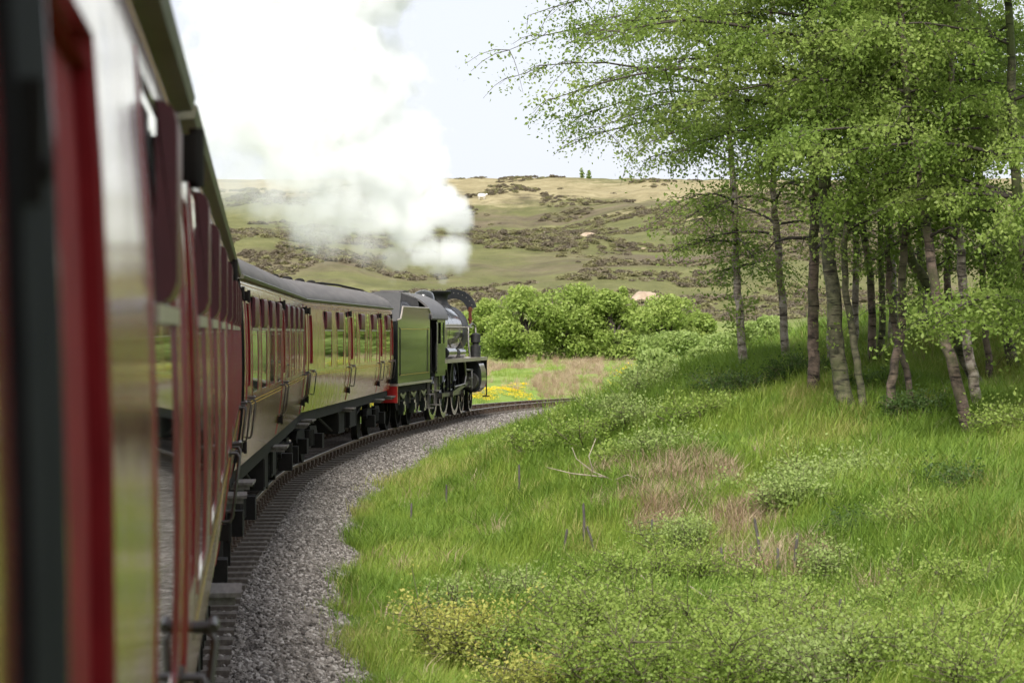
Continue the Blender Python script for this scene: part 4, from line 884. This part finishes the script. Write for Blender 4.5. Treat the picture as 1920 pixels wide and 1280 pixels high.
vt = [(905,560,640,120,150,'bush_leaf','yellow-green bush just right of the engine smokebox'), (985,535,665,150,140,'bush_leaf','large round tree left in the valley clump'), (1030,590,670,110,150,'bush_leaf','low tree in front of the large round valley tree'),
  (1075,532,650,170,142,'bush_leaf','broad tree in the middle of the valley clump'), (1150,545,650,150,140,'bush_leaf','tree right of the middle of the valley clump'), (1135,528,600,40,150,'bush_leaf','small pointed tree top behind the valley clump'),
  (1170,530,600,44,152,'bush_leaf','second small pointed tree top, right of the first'), (1245,552,650,150,142,'bush_leaf','rounded tree below the bare sandy scar'), (1310,580,650,80,145,'bush_leaf','last rounded tree at the right of the valley clump'),
  (1120,625,690,130,146,'willow_leaf','grey-green willow in front of the valley clump'), (1190,632,700,120,140,'willow_leaf','round pale willow right of the first willow'), (1270,622,690,140,135,'willow_leaf','low willow thicket near the bank crest'), (1350,625,690,120,110,'willow_leaf','low willow just left of the leftmost birch'),
  (950,628,675,150,150,'willow_leaf','low pale willow scrub right of the engine'), (1440,590,680,120,118,'willow_leaf','bushy growth seen between the first two birches'), (880,585,650,80,160,'bush_leaf','pale bush half hidden by the engine boiler'),
  (1210,575,640,90,150,'bush_leaf','bush between the broad tree and the sandy scar'), (1050,648,690,90,150,'willow_leaf','pale low scrub nearest to the bracken field'), (1230,655,705,110,92,'willow_leaf','pale scrub mound behind the flowering gorse'),
  (1320,650,700,120,90,'willow_leaf','pale scrub mound left of the leftmost birch'), (1540,600,680,120,116,'willow_leaf','pale scrub seen behind the upright brown birch'), (1400,610,680,90,122,'bush_leaf','green scrub right behind the leftmost birch')]
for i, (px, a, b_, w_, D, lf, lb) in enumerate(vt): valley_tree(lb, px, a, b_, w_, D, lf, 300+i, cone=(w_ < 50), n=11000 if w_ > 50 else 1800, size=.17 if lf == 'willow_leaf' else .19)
for px, top, lb in ((1091, 314, 'left one of two tiny trees on the moor skyline'), (1104, 319, 'right one of two tiny trees on the moor skyline')):
    D = 470; valley_tree(lb, px, top, 337, 10, D, 'willow_leaf', 400+px, n=900, size=.22)

# ------------------------------------------------------------------ small things on the bank
def wd_of(px, py): return ground_hit(px, py)
stk = [(771,957,988,0,'short dark stake nearest to the ballast edge'), (837,923,960,0,'dark stake second from the ballast, on open grass'), (973,892,952,0,'tallest stake on the open grass, below the weed thicket'),
  (1095,972,1032,0,'tall dark stake left of the dead grass'), (1057,1010,1048,-.1,'short thick stake left of the tall dark stake'), (1120,1005,1042,.35,'thin stake leaning left beside the tall dark stake'),
  (1223,990,1030,0,'stake standing in the brown dead grass'), (1432,1003,1082,.15,'tall slanting stake behind the broad bottom shrub'), (1490,1028,1100,-.04,'upright stake right of the slanting stake'),
  (1465,1055,1100,.12,'short leaning stake between the upright and the slanting one'), (1356,1052,1112,.05,'dark stake left in the cluster of stakes'), (1408,1048,1085,0,'short blunt stake in the middle of the cluster'),
  (1575,1150,1222,-.02,'dark post standing under the slim pale sapling'), (1775,1168,1228,.1,'crooked dark post near the right edge'), (948,1208,1278,0,'dark stick rising from the yellowish bush'), (988,1240,1279,.3,'leaning dark stub at the bottom edge')]
for i, (px, yt, yb, ln, lb) in enumerate(stk):
    b_ = ground_hit(px, yb); h_ = (yb-yt)/F*b_[1]*1.25+.05; r_ = random.Random(i)
    pts_ = [(-ln*h_*t + r_.uniform(-.008, .008), r_.uniform(-.008, .008), -.12 + (h_+.12)*t) for t in (0, .35, .7, .96, 1)]
    o = obj('wooden_stake', MB().tube(pts_, [.021, .02, .018, .017, .008], 7).mesh('wooden_stake', M['stake'], True, 50), None, b_); tag(o, lb, 'stake', 'old stakes on the bank')
def twigs(label, px, py, pts, seed, rr=.013):
    r = random.Random(seed); b_ = ground_hit(px, py); mb = MB()
    for line in pts:
        q = [tuple(c + r.uniform(-.01, .01) for c in p) for p in line]; mb.tube(q, list(np.linspace(rr, rr*.35, len(q))), 6)
    o = obj('fallen_branch', mb.mesh('fallen_branch', M['deadwood'], True), None, b_); tag(o, label, 'branch', 'pale fallen branches')
twigs('pale forked dead branch arching over the dead grass', 1150, 935, [[(.3,0,.05),(0,0,.25),(-.3,0,.38),(-.52,.1,.55),(-.6,.1,.72)], [(-.3,0,.38),(-.36,.05,.6),(-.25,.05,.85)], [(0,0,.25),(.2,-.1,.33),(.5,-.1,.22)], [(-.1,0,.3),(-.6,0,.34),(-.95,.1,.42)]], 1)
twigs('straight pale stick lying in the bright shrub', 1220, 1150, [[(-.12,0,.42),(.0,0,.30),(.12,0,.18),(.22,0,.05)]], 2, .011)
twigs('pale stick lying left of the cluster of stakes', 1330, 1175, [[(-.2,0,.40),(0,0,.26),(.12,0,.12),(.2,0,.04)], [(0,0,.26),(.03,0,.36)]], 3, .010)
sx_, sy_, sz_ = ground_hit(903, 376, 200)
mb = MB().lathe([(-.65, .05), (-.55, .30), (-.2, .40), (.3, .40), (.6, .28), (.68, .05)], (0, 0, .72), 'x', 12).lathe([(.62, .06), (.7, .15), (.9, .13), (1.0, .05)], (0, 0, .95), 'x', 8)
for ax in (-.4, .4):
    for ay in (-.17, .17): mb.tube([(ax, ay, .5), (ax, ay, 0)], .05, 6)
o = obj('sheep', mb.mesh('sheep', M['wool'], True), None, (sx_, sy_, sz_)); tag(o, 'tiny white sheep grazing on the green moor slope', 'sheep')
for (px, py, wpx, hpx, lb) in ((1207, 566, 46, 22, 'pale bare sandy scar above the valley trees'), (1100, 443, 26, 6, 'small bare soil patch in the heather of the hillside'), (1003, 428, 26, 4, 'thin bare streak left of the small soil patch'), (1207, 471, 10, 5, 'tiny bare spot on the right of the heather slope')):
    X, D, z = ground_hit(px, py, 150); w_ = wpx/F*D; h_ = hpx/F*D
    a = np.linspace(-1, 1, 15); AX, AY = np.meshgrid(a, a)
    rr = np.sqrt(AX**2 + AY**2) + (vnoise(AX*2.2+px, AY*2.2, 8)-.5)*.5
    ZZ = np.maximum(-.6, (1-rr**2))*h_*.9 + (vnoise(AX*4, AY*4+px, 3)-.5)*h_*.3
    jj = np.arange(225).reshape(15, 15); xs_, ys_ = X+AX.ravel()*w_*.62, D+AY.ravel()*w_*.5
    o = obj('bare_soil', np_mesh('bare_soil', np.stack([xs_, ys_, H(xs_, ys_)+ZZ.ravel()], 1), np.stack([jj[:-1, :-1], jj[:-1, 1:], jj[1:, 1:], jj[1:, :-1]], -1).reshape(-1, 4), M['sand'], smooth=True)); tag(o, lb, 'bare ground', kind='structure')

# ------------------------------------------------------------------ grass, dead grass, flowers, heather
def tuft(nb, h0, h1, spread, wid, mat, seed, droop=.5):
    r = np.random.default_rng(seed); vs = []; fs = []
    for i in range(nb):
        q = r.uniform(0, 2*PI); rad = spread*math.sqrt(r.uniform(0, 1)); b_ = np.array([math.cos(q)*rad, math.sin(q)*rad, -.04])
        hgt = r.uniform(h0, h1); a = r.uniform(0, 2*PI); ln = np.array([math.cos(a), math.sin(a), 0])*hgt*r.uniform(.1, droop); sd_ = np.array([-math.sin(a+.6), math.cos(a+.6), 0])*wid/2
        m_ = b_ + ln*.35 + np.array([0, 0, hgt*.6]); t_ = b_ + ln + np.array([0, 0, hgt*r.uniform(.8, 1)]); k_ = len(vs)
        vs += [b_-sd_, b_+sd_, m_+sd_*.8, m_-sd_*.8, t_]; fs += [(k_, k_+1, k_+2, k_+3), (k_+3, k_+2, k_+4)]
    m = bpy.data.meshes.new('tuft'); m.from_pydata([tuple(v) for v in vs], [], fs); m.materials.append(mat); return m
gt = [tuft(40, .06, .17, .15, .006, M['grass'], i) for i in range(4)] + [tuft(34, .12, .30, .16, .006, M['grass'], 10+i, .8) for i in range(2)]
gd = [tuft(38, .10, .27, .16, .007, M['grass_dark'], 30+i, .8) for i in range(3)]; gy3 = [tuft(34, .08, .24, .15, .005, M['grass_dry'], 40+i, .7) for i in range(2)]
st_ = [tuft(26, .15, .5, .16, .008, M['straw'], 20+i, 1.0) for i in range(3)]
def region(N, y0, y1, dmin, margin=1.2, side=1):
    y = rng.uniform(y0, y1, N); half = 960/F*y + margin; x = rng.uniform(-half, half); d = tdist(x, y)*side
    k_ = d > dmin + (vnoise(x*1.3, y*1.3, 41)-.5)*.8 + (vnoise(x*4, y*4, 42)-.5)*.5; return x[k_], y[k_]
def put(name, x, y, temps, lo, hi, label, cat, sfun=None, zoff=0, idx=None):
    N = len(x); z = H(x, y)+zoff; sc_ = rng.uniform(lo, hi, N)
    if sfun is not None: sc_ = sc_*sfun
    scatter(name, np.stack([x, y, z], 1), np.stack([rng.normal(0, .12, N), rng.normal(0, .12, N), rng.uniform(0, 6.28, N)], 1), sc_, rng.integers(0, len(temps), N) if idx is None else idx, temps, label, cat)
def dead_mask(x, y):
    """brown patches of dead grass and bracken on the bank"""
    m = np.zeros(len(x))
    for px, py, rr in ((1215, 955, .8), (1290, 905, .85), (1150, 905, .5), (1480, 1075, .6), (1380, 1090, .5), (1250, 985, .6), (1400, 1000, .6), (1640, 1150, .5), (1520, 1215, .5)):
        X, D, z = ground_hit(px, py); m = np.maximum(m, 1-np.sqrt((x-X)**2 + ((y-D)*.55)**2)/rr)
    return m + (vnoise(x*2.5, y*2.5, 44)-.5)*.8*(m > 0)
x1, y1 = region(62000, 16, 48, 2.55); x2, y2 = region(26000, 48, 92, 2.8, 2)
gx_, gy_2 = np.r_[x1, x2], np.r_[y1, y2]
dm = dead_mask(gx_, gy_2); live = (dm < .22) | (rng.uniform(size=len(dm)) < .35)
hs_ = .75 + .9*vnoise(gx_*.8, gy_2*.8, 45) + .35*(tdist(gx_, gy_2) > 5); hs_ = hs_*np.where(gy_2 > 48, 1.35, 1)
lx, ly = gx_[live], gy_2[live]
v1 = vnoise(lx*.45, ly*.3, 71)*.55 + vnoise(lx*1.6, ly*1.1, 72)*.45 + rng.uniform(-.13, .13, len(lx)) + .05*(tdist(lx, ly) > 6)
v2 = vnoise(lx*.6+9, ly*.4, 73)*.5 + vnoise(lx*2+4, ly*1.5, 74)*.5 + rng.uniform(-.13, .13, len(lx))
gi_ = rng.integers(0, 6, len(lx)); gi_ = np.where(v1 > .60, 6+rng.integers(0, 3, len(lx)), gi_); gi_ = np.where(v2 > .68, 9+rng.integers(0, 2, len(lx)), gi_)
put('grass', lx, ly, gt+gd+gy3, .7, 1.25, 'bright green grass covering the bank beside the line', 'grass', hs_[live]*np.where(gi_ >= 6, 1.15, 1), idx=gi_)
dd = ~live | (rng.uniform(size=len(gx_)) < .006)
put('dead_grass', gx_[dd], gy_2[dd], st_, .7, 1.3, 'brown dead grass and bracken patches on the bank', 'dead grass')
xm, ym = region(9000, 84, 175, 2.8, 4, -1); xm2, ym2 = region(5000, 92, 175, 3, 4, 1); xm = np.r_[xm, xm2]; ym = np.r_[ym, ym2]
fl = vnoise(xm*.22, ym*.22, 50) + (vnoise(xm*1.1, ym*1.1, 51)-.5)*.5
put('meadow_grass', xm[fl < .62], ym[fl < .62], gt, 1.0, 1.9, 'pale rough meadow grass beyond the line', 'grass')
put('meadow_bracken', xm[fl >= .62], ym[fl >= .62], st_, .7, 1.4, 'flattened brown bracken in the meadow beyond the engine', 'bracken')
def brk(px0, px1, py0, py1, N):
    D = rng.uniform(104, 150, N); px = rng.uniform(px0, px1, N); return (px-960)/F*D, D
xb, yb = brk(860, 1130, 0, 0, 3600); tb = tdist(xb, yb) < -4; xb, yb = xb[tb], yb[tb]
kb = vnoise(xb*.5, yb*.18, 52) > .5
put('dead_bracken', xb[kb], yb[kb], st_, .6, 1.15, 'band of fallen brown bracken right of the engine', 'bracken')
fm = []
for i in range(3):
    r = np.random.default_rng(70+i); C = np.c_[r.normal(0, .22, (22, 2)), r.uniform(.08, .2, 22)]; vs, fs = leaf_arrays(C, .07, r, 2.0, .9); fm.append(np_mesh('flower_patch_%d' % i, vs, fs, M['flower']))
sf = rng.uniform(s_of_y(88), s_of_y(108), 2200); of = -rng.uniform(2.9, 6.5, 2200)
xf, yf, _ = track(sf, of); kf = vnoise(xf*.7, yf*.5, 55) > .62
put('yellow_flowers', xf[kf], yf[kf], fm, .3, .55, 'yellow flowers carpeting the far verge beyond the engine', 'flowers')
xe, ye = region(1500, 17, 40, 3.0); ke = vnoise(xe*1.1, ye*1.1, 57) > .6
hm = []
for i in range(4):
    r = np.random.default_rng(90+i); C = r.normal(size=(130, 3)); C /= np.linalg.norm(C, axis=1)[:, None]; C[:, 2] = np.abs(C[:, 2])*.55; C *= r.uniform(.5, 1, (130, 1))
    vs, fs = leaf_arrays(C, .34, r, .3); hm.append(np_mesh('heather_%d' % i, vs, fs, M['heather']))
yh = rng.uniform(172, 470, 44000)**1.0; xh = rng.uniform(-.24, .24, 44000)*yh
kh = (vnoise(xh*.03, yh*.045, 61)*.6 + vnoise(xh*.12, yh*.16, 62)*.4 - .34*np.clip((yh-330)/150, 0, 1)) > .43
put('heather', xh[kh], yh[kh], hm, .3, .7, 'brown heather and bilberry clumps over the moor hillside', 'heather')

# ------------------------------------------------------------------ steam plume (real volume)
blobs = [(846,470,34,82,1.0),(852,410,30,82,1.0),(800,470,38,82,.9),(822,385,48,82,1.0),(772,425,52,82,1.0),(742,350,66,82,1.0),(800,318,50,82,1.0),(700,395,56,81,.8),(745,262,72,82,1.0),(682,300,76,81,1.0),
  (640,205,100,81,1.0),(600,120,118,81,1.0),(560,30,130,81,1.0),(700,140,80,82,.9),(525,205,105,80,.8),(480,80,115,80,.8),(640,375,66,81,.75),(575,405,62,80,.6),(505,385,56,79,.5),(745,478,28,82,.6),(822,502,20,82.5,.7),(830,524,11,82.5,.7),
  (450,330,80,79,.42),(560,300,80,80,.7),(640,-60,130,81,1.0),(480,-60,130,80,.9),(430,220,90,79,.6),(735,526,9,76,.35),(690,462,46,80,.5),(620,445,48,80,.42)]
pm = bpy.data.meshes.new('steam_plume'); pm.vertices.add(len(blobs))
pc_ = np.array([px2w(a, b_, d) for a, b_, r_, d, k_ in blobs]); pm.vertices.foreach_set('co', pc_.astype(np.float32).ravel())
a_ = pm.attributes.new('rad', 'FLOAT', 'POINT'); a_.data.foreach_set('value', np.array([r_/F*d for a, b_, r_, d, k_ in blobs], np.float32))
a_ = pm.attributes.new('den', 'FLOAT', 'POINT'); a_.data.foreach_set('value', np.array([k_ for *_, k_ in blobs], np.float32))
so = obj('steam_plume', pm); tag(so, 'billowing white steam plume trailing from the engine chimney', 'steam', kind='stuff')
lo, hi = pc_.min(0)-2.6, pc_.max(0)+2.6
ng = bpy.data.node_groups.new('steam', 'GeometryNodeTree')
ng.interface.new_socket('Geometry', in_out='INPUT', socket_type='NodeSocketGeometry'); ng.interface.new_socket('Geometry', in_out='OUTPUT', socket_type='NodeSocketGeometry')
nn = ng.nodes; lk = ng.links.new
gi = nn.new('NodeGroupInput'); go = nn.new('NodeGroupOutput')
vc = nn.new('GeometryNodeVolumeCube'); vc.inputs['Min'].default_value = tuple(lo); vc.inputs['Max'].default_value = tuple(hi)
for i, ax in enumerate('XYZ'): vc.inputs['Resolution '+ax].default_value = int((hi[i]-lo[i])/.085)
def gm(op, a, b_=None, clamp=False):
    n_ = nn.new('ShaderNodeMath'); n_.operation = op; n_.use_clamp = clamp
    for s_, v in zip(n_.inputs, (a, b_)):
        if v is None: continue
        if isinstance(v, (int, float)): s_.default_value = v
        else: lk(v, s_)
    return n_.outputs[0]
pos = nn.new('GeometryNodeInputPosition').outputs[0]
def gnoise(scale, detail):
    n_ = nn.new('ShaderNodeTexNoise'); n_.inputs['Scale'].default_value = scale; n_.inputs['Detail'].default_value = detail; n_.inputs['Roughness'].default_value = .6; lk(pos, n_.inputs['Vector']); return n_.outputs[0]
# density: the strongest blob at each point, edges broken up by noise
nz = gm('ADD', gm('MULTIPLY', gm('SUBTRACT', gnoise(.75, 6), .5), 2.2), gm('MULTIPLY', gm('SUBTRACT', gnoise(2.4, 4), .5), .8))
acc = None
for (a, b_, r_, d, k_), c in zip(blobs, pc_):
    v = nn.new('ShaderNodeVectorMath'); v.operation = 'DISTANCE'; lk(pos, v.inputs[0]); v.inputs[1].default_value = tuple(c)
    e = gm('ADD', gm('SUBTRACT', 1.0, gm('DIVIDE', v.outputs['Value'], r_/F*d*1.12)), gm('MULTIPLY', nz, .85))
    e = gm('MULTIPLY', gm('MULTIPLY', e, 3.2 if k_ > .5 else 1.4, True), k_*k_)
    acc = e if acc is None else gm('MAXIMUM', acc, e)
lk(gm('MULTIPLY', acc, 1.0), vc.inputs['Density'])
sm = nn.new('GeometryNodeSetMaterial'); lk(vc.outputs[0], sm.inputs[0])
mv = bpy.data.materials.new('steam'); mv.use_nodes = True; mt = mv.node_tree; mt.nodes.clear()
mo = mt.nodes.new('ShaderNodeOutputMaterial'); pv = mt.nodes.new('ShaderNodeVolumePrincipled')
pv.inputs['Color'].default_value = (.998, .999, 1, 1); pv.inputs['Density'].default_value = 2.0; pv.inputs['Anisotropy'].default_value = 0
mt.links.new(pv.outputs[0], mo.inputs['Volume']); sm.inputs['Material'].default_value = mv; pm.materials.append(mv)
lk(sm.outputs[0], go.inputs[0])
md = so.modifiers.new('steam', 'NODES'); md.node_group = ng
